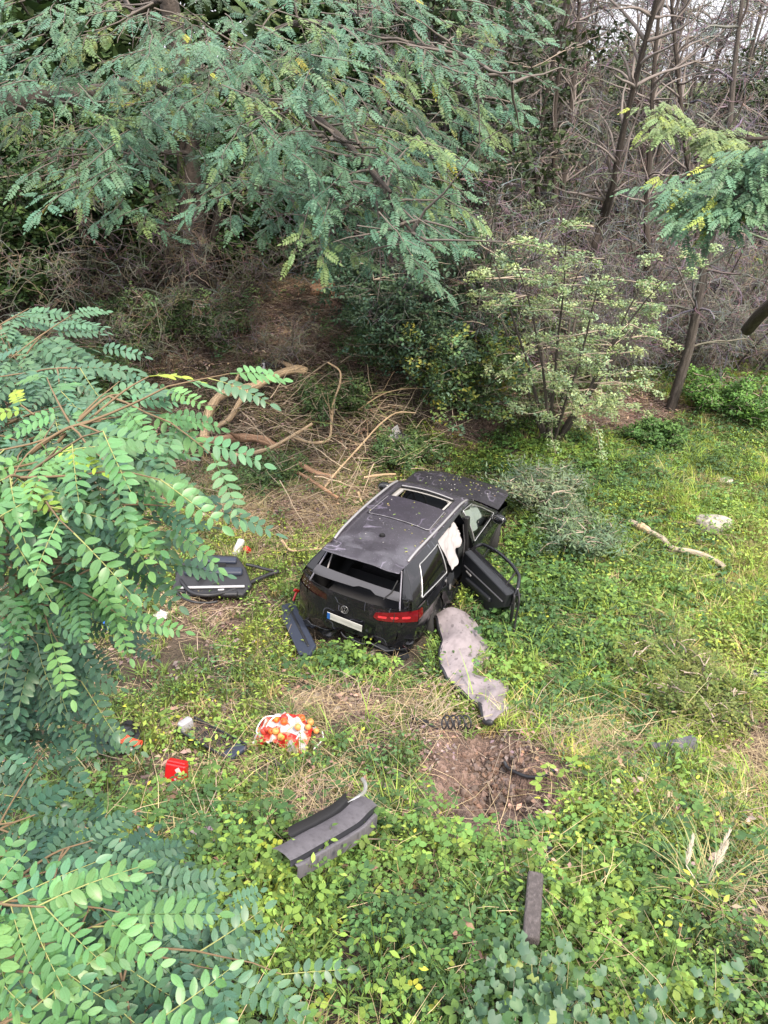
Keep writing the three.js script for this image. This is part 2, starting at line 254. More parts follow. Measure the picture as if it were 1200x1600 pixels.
  function split(tris, sdf) { // [where sdf < 0, the rest]
    const A = [], B = [];
    for (const T of tris) {
      const d = T.map((k) => sdf(k.p)), neg = d.filter((x) => x < 0).length;
      if (neg === 3) A.push(T); else if (!neg) B.push(T); else {
        const a = [], b = []; for (let k = 0; k < 3; k++) { const n = (k + 1) % 3; (d[k] < 0 ? a : b).push(T[k]); if (d[k] < 0 !== d[n] < 0) { const m = lerpV(T[k], T[n], d[k] / (d[k] - d[n])); a.push(m); b.push(m); } }
        for (const [poly, to] of [[a, A], [b, B]]) for (let k = 1; k < poly.length - 1; k++) to.push([poly[0], poly[k], poly[k + 1]]);
      }
    }
    return [A, B];
  }
  const shift = (tris, d) => tris.map((T) => T.map((k) => ({ p: k.p.clone().addScaledVector(k.n, d), n: k.n })));
  const mirror = (tris) => tris.map((T) => [T[0], T[2], T[1]].map((k) => ({ p: V(-k.p.x, k.p.y, k.p.z), n: V(-k.n.x, k.n.y, k.n.z) })));
  function solid(tris) {
    const P = [], N = [], U = [], ax = (n) => Math.abs(n.y) > .6 ? 1 : Math.abs(n.x) > .6 ? 0 : 2;
    for (const T0 of tris) { const k = ax(T0[0].n), fl = (q) => V(q.p.x, q.p.y, -q.p.z), a = fl(T0[0]), gn = fl(T0[1]).sub(a).cross(fl(T0[2]).sub(a)), T = gn.x * T0[0].n.x + gn.y * T0[0].n.y - gn.z * T0[0].n.z < 0 ? [T0[0], T0[2], T0[1]] : T0; for (const q of T) { P.push(q.p.x, q.p.y, -q.p.z); N.push(q.n.x, q.n.y, -q.n.z); U.push((k === 0 ? q.p.z : q.p.x) / 1.3 + .37, (k === 1 ? q.p.z : q.p.y) / 1.3); } }
    const g = new THREE.BufferGeometry(); g.setAttribute('position', new THREE.Float32BufferAttribute(P, 3)); g.setAttribute('normal', new THREE.Float32BufferAttribute(N, 3)); g.setAttribute('uv', new THREE.Float32BufferAttribute(U, 2)); return g;
  }
  const polyD = (poly, r = 0) => (x, y) => { // signed distance to a polygon, rounded by r
    let d = 1e9, inside = false; for (let i = 0, j = poly.length - 1; i < poly.length; j = i++) { const [xi, yi] = poly[i], [xj, yj] = poly[j], ex = xj - xi, ey = yj - yi, wx = x - xi, wy = y - yi, t = clamp((wx * ex + wy * ey) / (ex * ex + ey * ey)); d = Math.min(d, (wx - ex * t) ** 2 + (wy - ey * t) ** 2); if (yi > y !== yj > y && x < (xj - xi) * (y - yi) / (yj - yi) + xi) inside = !inside; }
    return (inside ? -1 : 1) * Math.sqrt(d) - r;
  };
  const bySY = (f) => (p) => f(p.z, p.y), byXY = (f) => (p) => f(p.x, p.y), byXS = (f) => (p) => f(p.x, p.z);
  const groove = (sdf, w = .007) => (p) => Math.abs(sdf(p)) - w;
  const C3 = (x, y, s) => V(x, y, -s);
  const add = (name, tris, mat, parent = car) => mesh(name, solid(tris), mat, parent);
  const tubeMesh = (name, pts, r, mat, sides = 6, parent = car) => mesh(name, new MB().tube(pts, r, sides).geo(), mat, parent);
  const boxM = (name, w, h, l, x, y, s, mat, rx = 0, ry = 0, rz = 0, rad = .03, parent = car) => { const m = mesh(name, new RoundedBoxGeometry(w, h, l, 3, Math.min(rad, w / 2.1, h / 2.1, l / 2.1)), mat, parent); m.position.set(x, y, -s); m.rotation.set(rx, ry, rz); return m; };

  // ---- sides
  const qWin = polyD([[.44, 1.07], [.70, 1.345], [1.27, 1.365], [1.22, 1.035]], .02), fWin = polyD([[2.40, 1.40], [2.72, 1.37], [3.10, 1.17], [3.38, 1.0], [2.40, .985]], .015), rWin = polyD([[1.36, 1.38], [2.22, 1.40], [2.26, .985], [1.32, 1.01]], .015);
  const rDoor = polyD([[1.34, 1.395], [2.23, 1.415], [2.29, .95], [2.29, .27], [1.68, .27], [1.50, .60], [1.27, .80], [1.29, 1.0]], .01);
  const fDoor = polyD([[2.33, 1.415], [2.74, 1.39], [3.40, 1.0], [3.44, .75], [3.40, .27], [2.33, .27]], .012);
  const arch = (s0) => (p) => Math.hypot(p.z - s0, p.y - .33) - .385;
  const lower = () => patch((u, v) => { const s0 = mix(.15, 4.55, u), y = mix(.19, yb(s0), v), s = mix(cornR(y), cornF(y), u); return [sideX(s, Math.min(y, yb(s))), Math.min(y, yb(s)), s]; }, 170, 34, -1);
  const upper = () => patch((u, v) => { let s = mix(.15, 3.60, u); const y = mix(yb(s), yt(s), v), sr = rear(y) + .05; s = mix(sr, 3.60, u); const y2 = mix(yb(s), yt(s), v); return [upX(s, v), y2, s]; }, 120, 26, -1);
  let side = [...split(split(lower(), arch(1.12))[1], arch(3.90))[1], ...upper()];
  const lampSide = polyD([[.1, .83], [.345, .865], [.36, .95], [.1, .97]], .008);
  { // right side: rear door gone from its opening
    let [lamp, r] = split(side, bySY(lampSide)); [, r] = split(r, bySY(rDoor)); let q, fw; [q, r] = split(r, bySY(qWin)); [fw, r] = split(r, bySY(fWin)); [, r] = split(r, groove(bySY(fDoor)));
    // crumpled quarter panel behind the door and around the arch
    const dent = (T) => T.map((k) => { const p = k.p.clone(), w = Math.exp(-(((p.z - 1.05) / .38) ** 2) - (((p.y - .66) / .2) ** 2)); p.x -= w * (.075 + .05 * noise(p.z * 11, p.y * 13, 2)); const w2 = Math.exp(-(((p.z - .35) / .3) ** 2) - (((p.y - .42) / .16) ** 2)); p.x -= w2 * (.04 + .05 * noise(p.z * 14, p.y * 14, 6)); const n = k.n.clone(); n.z += (w + w2) * .5 * noise(p.z * 11 + .6, p.y * 13, 2); n.y += (w + w2) * .5 * noise(p.z * 11, p.y * 13 + .6, 2); return { p, n: n.normalize() }; });
    add('body_side', r.map(dent), paintSide); add('quarter_window', shift(q, -.006), tint); add('front_window', shift(fw, -.006), glass);
    add('taillight', shift(lamp, .006), redLens);
  }
  { let l = mirror(side); const mz = (f) => (p) => f(p.z, p.y); let w; [w, l] = split(l, (p) => Math.min(qWin(p.z, p.y), fWin(p.z, p.y), rWin(p.z, p.y))); [, l] = split(l, groove(mz(rDoor))); [, l] = split(l, groove(mz(fDoor))); let lamp; [lamp, l] = split(l, mz(lampSide)); add('body_side', l, paintSide); add('side_window', shift(w, -.006), tint); add('taillight', shift(lamp, -.01), redDark); }
  const outline = (poly, name, r, mat, dx = .006) => { const pts = []; for (let i = 0; i < poly.length; i++) { const [a, b] = poly[i], [c, d] = poly[(i + 1) % poly.length], n = 8; for (let k = 0; k < n; k++) { const s = mix(a, c, k / n), y = mix(b, d, k / n); pts.push(C3(sideX(s, y) + dx, y, s)); } } pts.push(pts[0].clone(), pts[1].clone()); return tubeMesh(name, new THREE.CatmullRomCurve3(pts).getPoints(90), r, mat, 5); };
  outline([[.42, 1.055], [.68, 1.362], [1.285, 1.382], [1.235, 1.02]], 'window_trim', .009, chrome);
  outline([[2.385, 1.415], [2.73, 1.385], [3.11, 1.182], [3.40, .995], [2.385, .97]], 'window_trim', .008, chrome);
  // ---- roof, windscreen, bonnet
  const roofY = (x, s) => yt(s) + .05 * (1 - (x / xt(s)) ** 2) * sst(.05, .5, s) * (1 - .4 * sst(2.7, 3.6, s));
  let roof = patch((u, v) => { const s = mix(.34, 3.60, v), x = mix(-1, 1, 1 - u) * xt(s); return [x, roofY(x, s), s]; }, 40, 130);
  const sunHole = polyD([[-.43, 2.10], [.43, 2.10], [.43, 2.50], [-.43, 2.50]], .02), sunRear = polyD([[-.45, 1.40], [.45, 1.40], [.45, 2.06], [-.45, 2.06]], .03), sunAll = polyD([[-.47, 1.38], [.47, 1.38], [.47, 2.53], [-.47, 2.53]], .04);
  const wind = polyD([[-.56, 2.84], [.56, 2.84], [.69, 3.52], [-.69, 3.52]], .02);
  let sr, ws; [, roof] = split(roof, byXS(sunHole)); [sr, roof] = split(roof, byXS(sunRear)); [, roof] = split(roof, groove(byXS(sunRear), .007)); [ws, roof] = split(roof, byXS(wind));
  // seam across the tailgate hinge line; a buckled rear edge
  [, roof] = split(roof, (p) => Math.abs(p.z - .50 + .10 * (1 - (p.x / .6) ** 2) * -1) - .004);
  const buckle = (T) => T.map((k) => { const p = k.p.clone(); const w = Math.exp(-(((p.z - .55) / .3) ** 2)); p.y -= w * .028 * Math.max(0, noise(p.x * 4 + 1.5, p.z * 5, 3)); return { p, n: k.n.clone().add(V(w * .22 * noise(p.x * 4, p.z * 5, 8), 0, w * .22 * noise(p.x * 5, p.z * 5, 9))).normalize() }; });
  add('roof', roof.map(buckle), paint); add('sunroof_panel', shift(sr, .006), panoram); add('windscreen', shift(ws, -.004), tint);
  { const pts = []; for (const [x, s] of [[-.465, 1.385], [.465, 1.385], [.465, 2.05]]) pts.push(C3(x, roofY(x, s) + .006, s)); const pl = [[-.455, 2.04], [-.47, 1.42], [-.44, 1.385], [.44, 1.385], [.47, 1.42], [.455, 2.04]].map(([x, s]) => C3(x, roofY(x, s) + .004, s)); tubeMesh('sunroof_seal', pl.flatMap((p, i) => i < 5 ? [0, .25, .5, .75].map((t) => { const q = p.clone().lerp(pl[i + 1], t); q.y = roofY(q.x, -q.z) + .004; return q; }) : [p]), .006, alu, 4); }
  { // opened front panel: pale frame round the hole, folded wind deflector
    const fr = split(split(patch((u, v) => { const s = mix(2.0, 2.62, v), x = mix(.52, -.52, u); return [x, roofY(x, s) - .035, s]; }, 30, 20), byXS(polyD([[-.37, 2.14], [.37, 2.14], [.37, 2.46], [-.37, 2.46]], .01)))[1], byXS(polyD([[-.5, 2.04], [.5, 2.04], [.5, 2.6], [-.5, 2.6]], .01)))[0];
    add('sunroof_frame', fr, headl);
    tubeMesh('sunroof_seal', [[-.44, 2.09], [-.44, 2.51], [.44, 2.51], [.44, 2.09]].map(([x, s]) => C3(x, roofY(x, s) + .004, s)), .012, black, 5);
    tubeMesh('wind_deflector', [-.42, -.2, 0, .2, .42].map((x) => C3(x, roofY(x, 2.5) + .03 - Math.abs(x) * .02, 2.49)), .012, alu, 5);
  }
  const bonY = (x, s) => yb(s) + (.055 + .012 * Math.exp(-(((Math.abs(x) - .5) / .12) ** 2))) * (1 - (x / .9) ** 4) * (1 - .35 * sst(4.1, 4.7, s)) + .02;
  let bonnet = patch((u, v) => { const f = mix(4.66, 3.60, 1 - v) , x0 = mix(-1, 1, 1 - u) * (Wd(yb(f)) * plan(f) - .02), s = f - .16 * Math.abs(x0 / .9) ** 3 * sst(4, 4.7, f); return [x0, bonY(x0, f) + .09 * sst(3.6, 4.5, f), s]; }, 40, 46);
  add('bonnet', bonnet, bonnetMat);
  add('cowl', patch((u, v) => { const s = mix(3.5, 3.66, v), x = mix(.78, -.78, u); return [x, .925, s]; }, 4, 4), black);
  add('front_bumper', patch((u, v) => { const y = mix(.17, .80, v), x = mix(1, -1, u), w = Wd(y) * .93; return [x * w, y, front(y) - .34 * Math.abs(x) ** 3]; }, 30, 16, -1), paintSide);
  for (const sg of [-1, 1]) { const hl = split(patch((u, v) => { const y = mix(.17, .80, v), x = mix(1, -1, u), w = Wd(y) * .93; return [x * w, y, front(y) + .006 - .34 * Math.abs(x) ** 3]; }, 60, 30, -1), byXY(polyD([[sg * .84, .74], [sg * .45, .70], [sg * .45, .62], [sg * .84, .64]])))[0]; add('headlight', hl, chrome); }
  { const gr = split(patch((u, v) => { const y = mix(.17, .80, v), x = mix(1, -1, u), w = Wd(y) * .93; return [x * w, y, front(y) + .005 - .34 * Math.abs(x) ** 3]; }, 60, 30, -1), byXY(polyD([[-.42, .72], [.42, .72], [.42, .34], [-.42, .34]])))[0]; add('grille', gr, black); }
  // ---- rear face
  const rearP = () => patch((u, v) => { const y = mix(.19, 1.44, v), X = mix(-1, 1, u), up = clamp((y - 1) / .44), w = y <= 1 ? Wd(y) * plan(cornR(y)) : mix(upX(rear(y) + .1, up), upX(rear(y) + .1, up), .5); return [X * w, y, rear(y) + mix(.2, .06, sst(.98, 1.12, y)) * Math.abs(X) ** 3.4]; }, 70, 70, -1);
  let tail = rearP();
  const glassHole = polyD([[-.665, .99], [-.52, 1.385], [.52, 1.385], [.665, .99]], .03), plateRec = polyD([[-.38, .52], [.30, .52], [.33, .66], [-.41, .66]], .02), lampR = polyD([[.34, .80], [.40, .775], [.98, .83], [.98, .98], [.60, .915], [.36, .865]], .006), lampL = polyD([[-.36, .80], [-.98, .83], [-.98, .97], [-.38, .88]], .006), gate = polyD([[-.62, .44], [-.70, .98], [-.60, 1.40], [.60, 1.40], [.70, .98], [.62, .44]], .03), breach = polyD([[-.62, .40], [-.30, .44], [.05, .36], [.36, .40], [.62, .30], [.70, .17], [-.6, .1]], 0);
  let lr, ll; [, tail] = split(tail, byXY(glassHole)); [lr, tail] = split(tail, byXY(lampR)); [ll, tail] = split(tail, byXY(lampL)); [, tail] = split(tail, (p) => breach(p.x + .03 * noise(p.y * 20, 1), p.y + .05 * noise(p.x * 11, 4) + .02 * noise(p.x * 31, 7)));
  [, tail] = split(tail, (p) => p.y > 1.0 ? 1 : Math.abs(gate(p.x, p.y)) - .008);
  [, tail] = split(tail, (p) => Math.abs(p.x) > .68 ? 1 : Math.abs(p.y - .955 + .02 * (p.x / .7) ** 2) - .007);
  const bash = (T) => T.map((k) => { const p = k.p.clone(), w = Math.exp(-(((p.x + .05) / .5) ** 2) - (((p.y - .62) / .16) ** 2)); p.z += w * (.05 + .04 * noise(p.x * 5, p.y * 7, 1)); const w2 = sst(.62, .4, p.y); p.z += w2 * .06 * noise(p.x * 7, p.y * 9, 4); return { p, n: k.n.clone().add(V((w + w2) * .3 * noise(p.x * 6, p.y * 8, 3), (w + w2) * .35 * noise(p.x * 6, p.y * 8, 5), 0)).normalize() }; });
  add('tailgate', tail.map(bash), paintSide);
  const lampMesh = add('taillight', shift(lr, .007), redLens);
  add('taillight', shift(ll, -.015), redDark);
  for (const [x0, x1, y0, y1] of [[.40, .52, .805, .835], [.56, .66, .825, .855], [.70, .80, .845, .875]]) { const b = split(rearP(), byXY(polyD([[x0, y0], [x1, y0 + .012], [x1 - .01, y1 + .012], [x0 - .01, y1]])))[0]; add('lamp_segment', shift(b, .012), new THREE.MeshPhysicalMaterial({ color: rgb(.50, .03, .04), roughness: .2, clearcoat: 1 }), lampMesh); }
  for (let k = 0; k < 3; k++) for (let e = 0; e < 3; e++) { if (k === 1 && e === 2) continue; const x0 = -.80 + e * .055, y0 = .84 + k * .032; const b = split(rearP(), byXY(polyD([[x0, y0], [x0 + .04, y0 - .004], [x0 + .035, y0 + .014], [x0 - .004, y0 + .016]])))[0]; add('broken_reflector', shift(b, .004), chrome); }
  for (const [x0, x1] of [[.596, .612]]) add('lamp_divider', shift(split(rearP(), byXY(polyD([[x0, .79], [x1, .79], [x1, .93], [x0, .93]])))[0], .014), black, lampMesh);
  for (const y0 of [.815]) { const b = split(rearP(), byXY(polyD([[.36, y0 - .0], [.58, y0 + .030], [.58, y0 + .036], [.36, y0 + .006]])))[0]; add('lamp_rib', shift(b, .010), redDark, lampMesh); }
  // spoiler over the window
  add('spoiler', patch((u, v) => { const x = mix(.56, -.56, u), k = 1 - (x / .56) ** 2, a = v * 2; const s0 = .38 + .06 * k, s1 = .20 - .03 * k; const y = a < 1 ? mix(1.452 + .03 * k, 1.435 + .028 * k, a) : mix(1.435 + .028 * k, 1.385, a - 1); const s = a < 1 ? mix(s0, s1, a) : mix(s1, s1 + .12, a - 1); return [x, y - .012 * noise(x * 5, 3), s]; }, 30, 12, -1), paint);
  // inside of the tailgate opening: grey trim board, dark band, frame
  const board = polyD([[-.655, 1.075], [-.61, 1.18], [.60, 1.165], [.63, 1.075], [.30, 1.08], [.22, 1.115], [.05, 1.115], [-.02, 1.09]], .004);
  add('trim_board', shift(split(rearP(), byXY(board))[0], .014), new THREE.MeshStandardMaterial({ color: rgb(.06, .06, .07), roughness: .5, side: THREE.DoubleSide }));
  { const fr = []; for (let k = 0; k <= 40; k++) { const pl = [[-.685, .98], [-.545, 1.40], [.545, 1.40], [.685, .98]], i = Math.min(2, Math.floor(k / 40 * 3)), t = k / 40 * 3 - i, x = mix(pl[i][0], pl[i + 1][0], t), y = mix(pl[i][1], pl[i + 1][1], t); fr.push(C3(x * .97, y - .01, rear(y) + .02 + .06 * Math.abs(x) ** 3.4)); } tubeMesh('hatch_seal', fr, .013, hatchMat, 5); }
  tubeMesh('gas_strut', [C3(-.50, 1.08, .25), C3(-.50, 1.33, .42)], .011, white, 6);
  tubeMesh('wiper', [C3(.42, 1.06, .10), C3(.50, 1.16, .16), C3(.53, 1.30, .26)], .010, black, 5);
  // plate and badge
  const plateMap = noiseTex(128, (u, v) => { const e = Math.min(u, 1 - u, v * .25, (1 - v) * .25), k = .80 - .10 * wn(u, v, 5, 2) - .1 * Math.exp(-((v - .5) ** 2) / .05) * wn(u, v * .2, 9, 6); return [k, k, k * .98]; }, true);
  const plate = boxM('licence_plate', .52, .112, .008, -.05, .60, -.02, new THREE.MeshStandardMaterial({ map: plateMap, roughness: .45 }), .12, 0, -.05, .003);
  boxM('country_band', .045, .106, .003, -.236, .0, -.006, new THREE.MeshStandardMaterial({ color: rgb(.02, .12, .42), roughness: .4 }), 0, 0, 0, .001, plate);
  { const e = new THREE.Group(); e.name = 'badge'; car.add(e); e.position.copy(C3(-.07, .775, -.002)); e.rotation.x = -.15; const bm = new THREE.MeshStandardMaterial({ color: rgb(.22, .22, .23), metalness: .7, roughness: .3 }); mesh('ring', new THREE.TorusGeometry(.052, .005, 6, 28), bm, e); const L = (a, b) => new MB().tube([V(a[0], a[1], 0), V(b[0], b[1], 0)], .005, 4).geo(); mesh('letter', mergeGeometries([L([-.02, .045], [0, .006]), L([0, .006], [.02, .045]), L([-.042, .022], [-.018, -.042]), L([-.018, -.042], [0, -.004]), L([0, -.004], [.018, -.042]), L([.018, -.042], [.042, .022])]), bm, e); }
  // torn lower bumper
  { const R = rng(31); for (const [x, y, s, w, h, rx, rz] of [[.50, .36, .02, .34, .14, .5, -.2], [.74, .34, .08, .22, .20, .2, .3], [.62, .24, .05, .36, .10, -.3, -.1], [.80, .52, .14, .18, .10, .1, .2], [-.45, .30, .03, .5, .15, .3, .15], [.1, .30, .06, .45, .12, .6, -.08]]) { const g = new THREE.BoxGeometry(w, h, .012, 10, 6, 1), p = g.attributes.position; for (let i = 0; i < p.count; i++) p.setXYZ(i, p.getX(i), p.getY(i) + .03 * noise(p.getX(i) * 12, x * 9) * (p.getY(i) < 0 ? 1.5 : .4), p.getZ(i) + .05 * noise(p.getX(i) * 8 + x, p.getY(i) * 14, 3)); g.computeVertexNormals(); const m = mesh('torn_bumper', g, R() < .5 ? paintSide : plastic, car); m.position.copy(C3(x, y, s)); m.rotation.set(rx, 0, rz); } 
    tubeMesh('exhaust_pipe', [C3(.36, .22, .5), C3(.37, .235, .15), C3(.38, .22, -.04)], [.03, .034, .036], new THREE.MeshStandardMaterial({ color: rgb(.35, .34, .33), metalness: .8, roughness: .45 }), 10);
    boxM('reflector', .20, .05, .012, .74, .43, .125, redDark, .1, -.5, .1, .004);
    // bent sheet metal by the arch
    for (const [x, y, s, w, h, ry, rz, mt] of [[.90, .82, 1.24, .10, .26, 1.3, .35, alu], [.93, .70, 1.17, .12, .36, 1.1, .2, paintSide], [.90, .48, 1.5, .16, .30, 1.0, -.5, paintSide], [.93, .95, 1.24, .10, .16, 1.2, -.4, plastic]]) { const g = new THREE.BoxGeometry(w, h, .008, 8, 12, 1), p = g.attributes.position; for (let i = 0; i < p.count; i++) p.setXYZ(i, p.getX(i) * (1 + .5 * noise(p.getY(i) * 14, s)), p.getY(i), p.getZ(i) + .04 * noise(p.getX(i) * 20, p.getY(i) * 12, x * 9)); g.computeVertexNormals(); const m = mesh('bent_metal', g, mt, car); m.position.copy(C3(x, y, s)); m.rotation.set(.1, ry, rz); }
  }
  boxM('sill', .10, .14, 2.1, .84, .27, 2.4, paintSide, 0, 0, 0, .04); boxM('sill', .10, .14, 2.1, -.84, .27, 2.4, paintSide, 0, 0, 0, .04);
  { // bits of leaf and splinters scattered on the roof and bonnet
    const R = rng(55), b = new MB(), c = new MB();
    for (let i = 0; i < 95; i++) { const bon = R() < .7, s = bon ? mix(3.7, 4.5, R()) : mix(.55, 2.05, R()), x = (R() - .5) * (bon ? 1.4 : 1.05), y = bon ? bonY(x, s) + .09 * sst(3.6, 4.5, s) + .004 : roofY(x, s) + .009, t = R(), a = R() * 6.283; if (t < .55) { b.col = t < .2 ? [.16, .24, .06] : t < .4 ? [.34, .33, .08] : [.30, .22, .14]; leafShape(b, .02 + .035 * R(), .008 + .006 * R(), .2, .1, 1, leafM(V(Math.cos(a), 0, Math.sin(a)), V(0, 1, 0), C3(x, y, s)), 2); } else { const k = .28 + .25 * R(), r = .003 + .004 * R(); c.col = [k, k, k]; c.tube([C3(x, y, s), C3(x + (R() - .5) * .03, y + .003, s + (R() - .5) * .03)], r, 4); } }
    mesh('fallen_leaves', b.geo(), M.litterV, car).userData.kind = 'stuff'; mesh('glass_crumbs', c.geo(), M.litterV, car).userData.kind = 'stuff';
  }
  // ---- roof rails, aerial, mirrors
  for (const sg of [-1, 1]) { const pts = []; for (let k = 0; k <= 16; k++) { const s = mix(.52, 2.66, k / 16), e = Math.min(k, 16 - k); pts.push(C3(sg * (xt(s) - .022), yt(s) + .018 + (e > 1 ? .028 : e * .018), s)); } const g = new MB().tube(pts, .019, 8).geo(); mesh('roof_rail', g, alu, car); }
  { const b = new MB(); b.tube([C3(0, roofY(0, .86) - .004, .86), C3(0, roofY(0, .8) + .03, .84), C3(0, roofY(0, .8) + .06, .80)], [.05, .022, .006], 8); mesh('roof_aerial', b.geo(), black, car); }
  for (const sg of [-1, 1]) { const m = mesh('wing_mirror', new THREE.SphereGeometry(1, 24, 16), paintSide, car); m.scale.set(.125, .085, .075); m.position.copy(C3(sg * 1.01, 1.02, 3.20)); m.rotation.y = sg * -.25; const gl = mesh('mirror_glass', new THREE.CylinderGeometry(.80, .80, .08, 24), chrome, m); gl.rotation.x = Math.PI / 2; gl.position.z = .62; gl.scale.set(1, 1, 1); tubeMesh('mirror_arm', [C3(sg * .86, .985, 3.22), C3(sg * .95, .99, 3.21)], .03, black, 6); }
  // ---- wheels
  const rimMat = new THREE.MeshStandardMaterial({ color: rgb(.30, .30, .31), metalness: .8, roughness: .35 }), rubber = new THREE.MeshStandardMaterial({ color: rgb(.018, .018, .018), roughness: .85 });
  const tyreG = new THREE.LatheGeometry([[.205, -.10], [.25, -.112], [.30, -.112], [.325, -.095], [.332, -.05], [.332, .05], [.325, .095], [.30, .112], [.25, .112], [.205, .10]].map(([a, b]) => new THREE.Vector2(a, b)), 40);
  const rimParts = [new THREE.CylinderGeometry(.06, .06, .06, 16), new THREE.LatheGeometry([[.20, -.1], [.215, -.1], [.205, 0], [.215, .1], [.20, .1], [.19, 0], [.20, -.1]].map(([a, b]) => new THREE.Vector2(a, b)), 32)]; for (let k = 0; k < 5; k++) for (const o of [-.14, .14]) { const g = new THREE.BoxGeometry(.17, .03, .026); g.translate(.125, .03, 0); g.rotateY(k * Math.PI * .4 + o); rimParts.push(g); }
  const rimG = mergeGeometries(rimParts.map((g) => g.index ? g.toNonIndexed() : g));
  for (const [x, s, tz, ty] of [[.76, 1.10, .22, .15], [-.78, 1.12, 0, 0], [.78, 3.9, 0, .25], [-.78, 3.9, 0, .25]]) { const w = new THREE.Group(); w.name = 'wheel'; car.add(w); w.position.copy(C3(x, .30, s)); w.rotation.set(0, ty, (x > 0 ? -1 : 1) * Math.PI / 2 + tz); mesh('tyre', tyreG, rubber, w); mesh('rim', rimG, rimMat, w); }
  for (const s of [1.12, 3.9]) for (const sg of [-1, 1]) { const g = new THREE.CylinderGeometry(.40, .40, .34, 24, 1, true, 0, Math.PI); g.rotateZ(Math.PI / 2); const m = mesh('wheel_arch', g, black, car); m.position.copy(C3(sg * .70, .33, s)); m.rotation.x = Math.PI / 2 * 0; }
  // ---- cabin
  boxM('floor_pan', 1.5, .05, 4.1, 0, .30, 2.35, black); boxM('cabin_bulkhead', 1.55, .62, .04, 0, .62, 3.62, black);
  boxM('load_floor', 1.2, .04, 1.0, 0, .60, .72, cloth); boxM('load_side', .06, .40, 1.0, -.70, .78, .72, black); boxM('load_side', .06, .40, .7, .70, .78, .60, black);
  add('headliner', split(patch((u, v) => { const s = mix(.5, 2.7, v), x = mix(.54, -.54, u); return [x, roofY(x, s) - .05, s]; }, 20, 50), byXS(polyD([[-.37, 2.12], [.37, 2.12], [.37, 2.48], [-.37, 2.48]])))[1], new THREE.MeshStandardMaterial({ color: rgb(.22, .21, .2), roughness: .95, side: THREE.DoubleSide }));
  const seat = (x, s, w) => { const g = new THREE.Group(); g.name = 'seat'; car.add(g); g.position.copy(C3(x, .36, s)); const put = (n, ww, h, l, px, py, pz, rx) => { const m = mesh(n, new RoundedBoxGeometry(ww, h, l, 4, .05), cloth, g); m.position.set(px, py, pz); m.rotation.x = rx; }; put('cushion', w, .16, .5, 0, .10, 0, .12); put('backrest', w, .58, .13, 0, .42, .27, .22); for (const hx of w > .8 ? [-.4, 0, .4] : [0]) put('headrest', .25, .17, .1, hx, .80, .36, .15); };
  seat(0, 1.75, 1.28); seat(.37, 2.72, .5); seat(-.37, 2.72, .5);
  boxM('dashboard', 1.4, .26, .42, 0, .84, 3.38, plastic, .1, 0, 0, .08);
  { const w = mesh('steering_wheel', new THREE.TorusGeometry(.185, .016, 8, 36), black, car); w.position.copy(C3(-.37, .98, 3.02)); w.rotation.x = -.45; const h = mesh('hub', new RoundedBoxGeometry(.15, .12, .05, 3, .02), black, w); h.position.set(0, 0, 0); for (const a of [0, 2.1, 4.2]) { const sp = mesh('spoke', new THREE.BoxGeometry(.17, .03, .02), black, w); sp.position.set(Math.cos(a - Math.PI / 2 + 1.57) * .1, Math.sin(a - Math.PI / 2 + 1.57) * .1, 0); sp.rotation.z = a; } }
  // air bag curtain hanging in the rear door opening
  { const g = new THREE.PlaneGeometry(1, 1, 26, 18), p = g.attributes.position; for (let i = 0; i < p.count; i++) { const u = p.getX(i) + .5, v = .5 - p.getY(i), s = mix(1.34, 2.0, u), len = mix(.40, .16, sst(.1, 1, u)) + .03 * noise(u * 9, 2), y = 1.40 - v * len; p.setXYZ(i, sideX(s, Math.min(1.38, y)) - .03 + .035 * Math.sin(u * 15 + v * 3) * v + .06 * v + .02 * noise(u * 8, v * 8), y, -s); } g.computeVertexNormals(); mesh('airbag_curtain', g, white, car); }
  { const g = new THREE.PlaneGeometry(1, 1, 20, 14), p = g.attributes.position; for (let i = 0; i < p.count; i++) { const u = p.getX(i) + .5, v = .5 - p.getY(i), s = mix(2.45, 3.05, u), y = 1.33 - v * mix(.34, .2, u); p.setXYZ(i, sideX(s, y) - .06 - .03 * Math.sin(u * 13), y, -s); } g.computeVertexNormals(); mesh('airbag_curtain', g, white, car); }
  boxM('centre_pillar', .07, 1.12, .10, .80, .82, 2.31, black, 0, 0, .12, .02);
  tubeMesh('seat_belt', [C3(.70, 1.25, 2.28), C3(.76, 1.0, 2.26), C3(.80, .5, 2.24)], .014, new THREE.MeshStandardMaterial({ color: rgb(.05, .05, .055), roughness: .8 }), 4);
  // ---- the open rear door, hinged on the centre pillar
  {
    const d = new THREE.Group(); d.name = 'rear_door'; car.add(d); d.position.copy(C3(.89, .07, 2.29)); d.scale.set(1.17, 1.2, 1); d.userData.label = 'open rear door showing its black inner trim';
    // door frame: +X runs from the hinge to the free edge, +Z is the inner face
    const dir = V(.80, -.06, .62).normalize(), nIn = V(0, 1, 0).clone().sub(dir.clone().multiplyScalar(dir.y)).normalize(), zz = dir.clone().cross(nIn).normalize();
    const mm = new THREE.Matrix4().makeBasis(dir, nIn, zz); d.quaternion.setFromRotationMatrix(mm); d.rotateX(.06);
    const shape = (pts) => { const s = new THREE.Shape(); pts.forEach(([x, y], i) => i ? s.lineTo(x, y) : s.moveTo(x, y)); s.closePath(); return s; };
    const skin = shape([[0, 0], [.55, 0], [.76, .30], [1.0, .52], [1.02, .70], [.0, .70]]);
    const rough2 = (g, a) => { const p = g.attributes.position; for (let i = 0; i < p.count; i++) p.setZ(i, p.getZ(i) + a * noise(p.getX(i) * 4, p.getY(i) * 4, 2)); g.computeVertexNormals(); return g; };
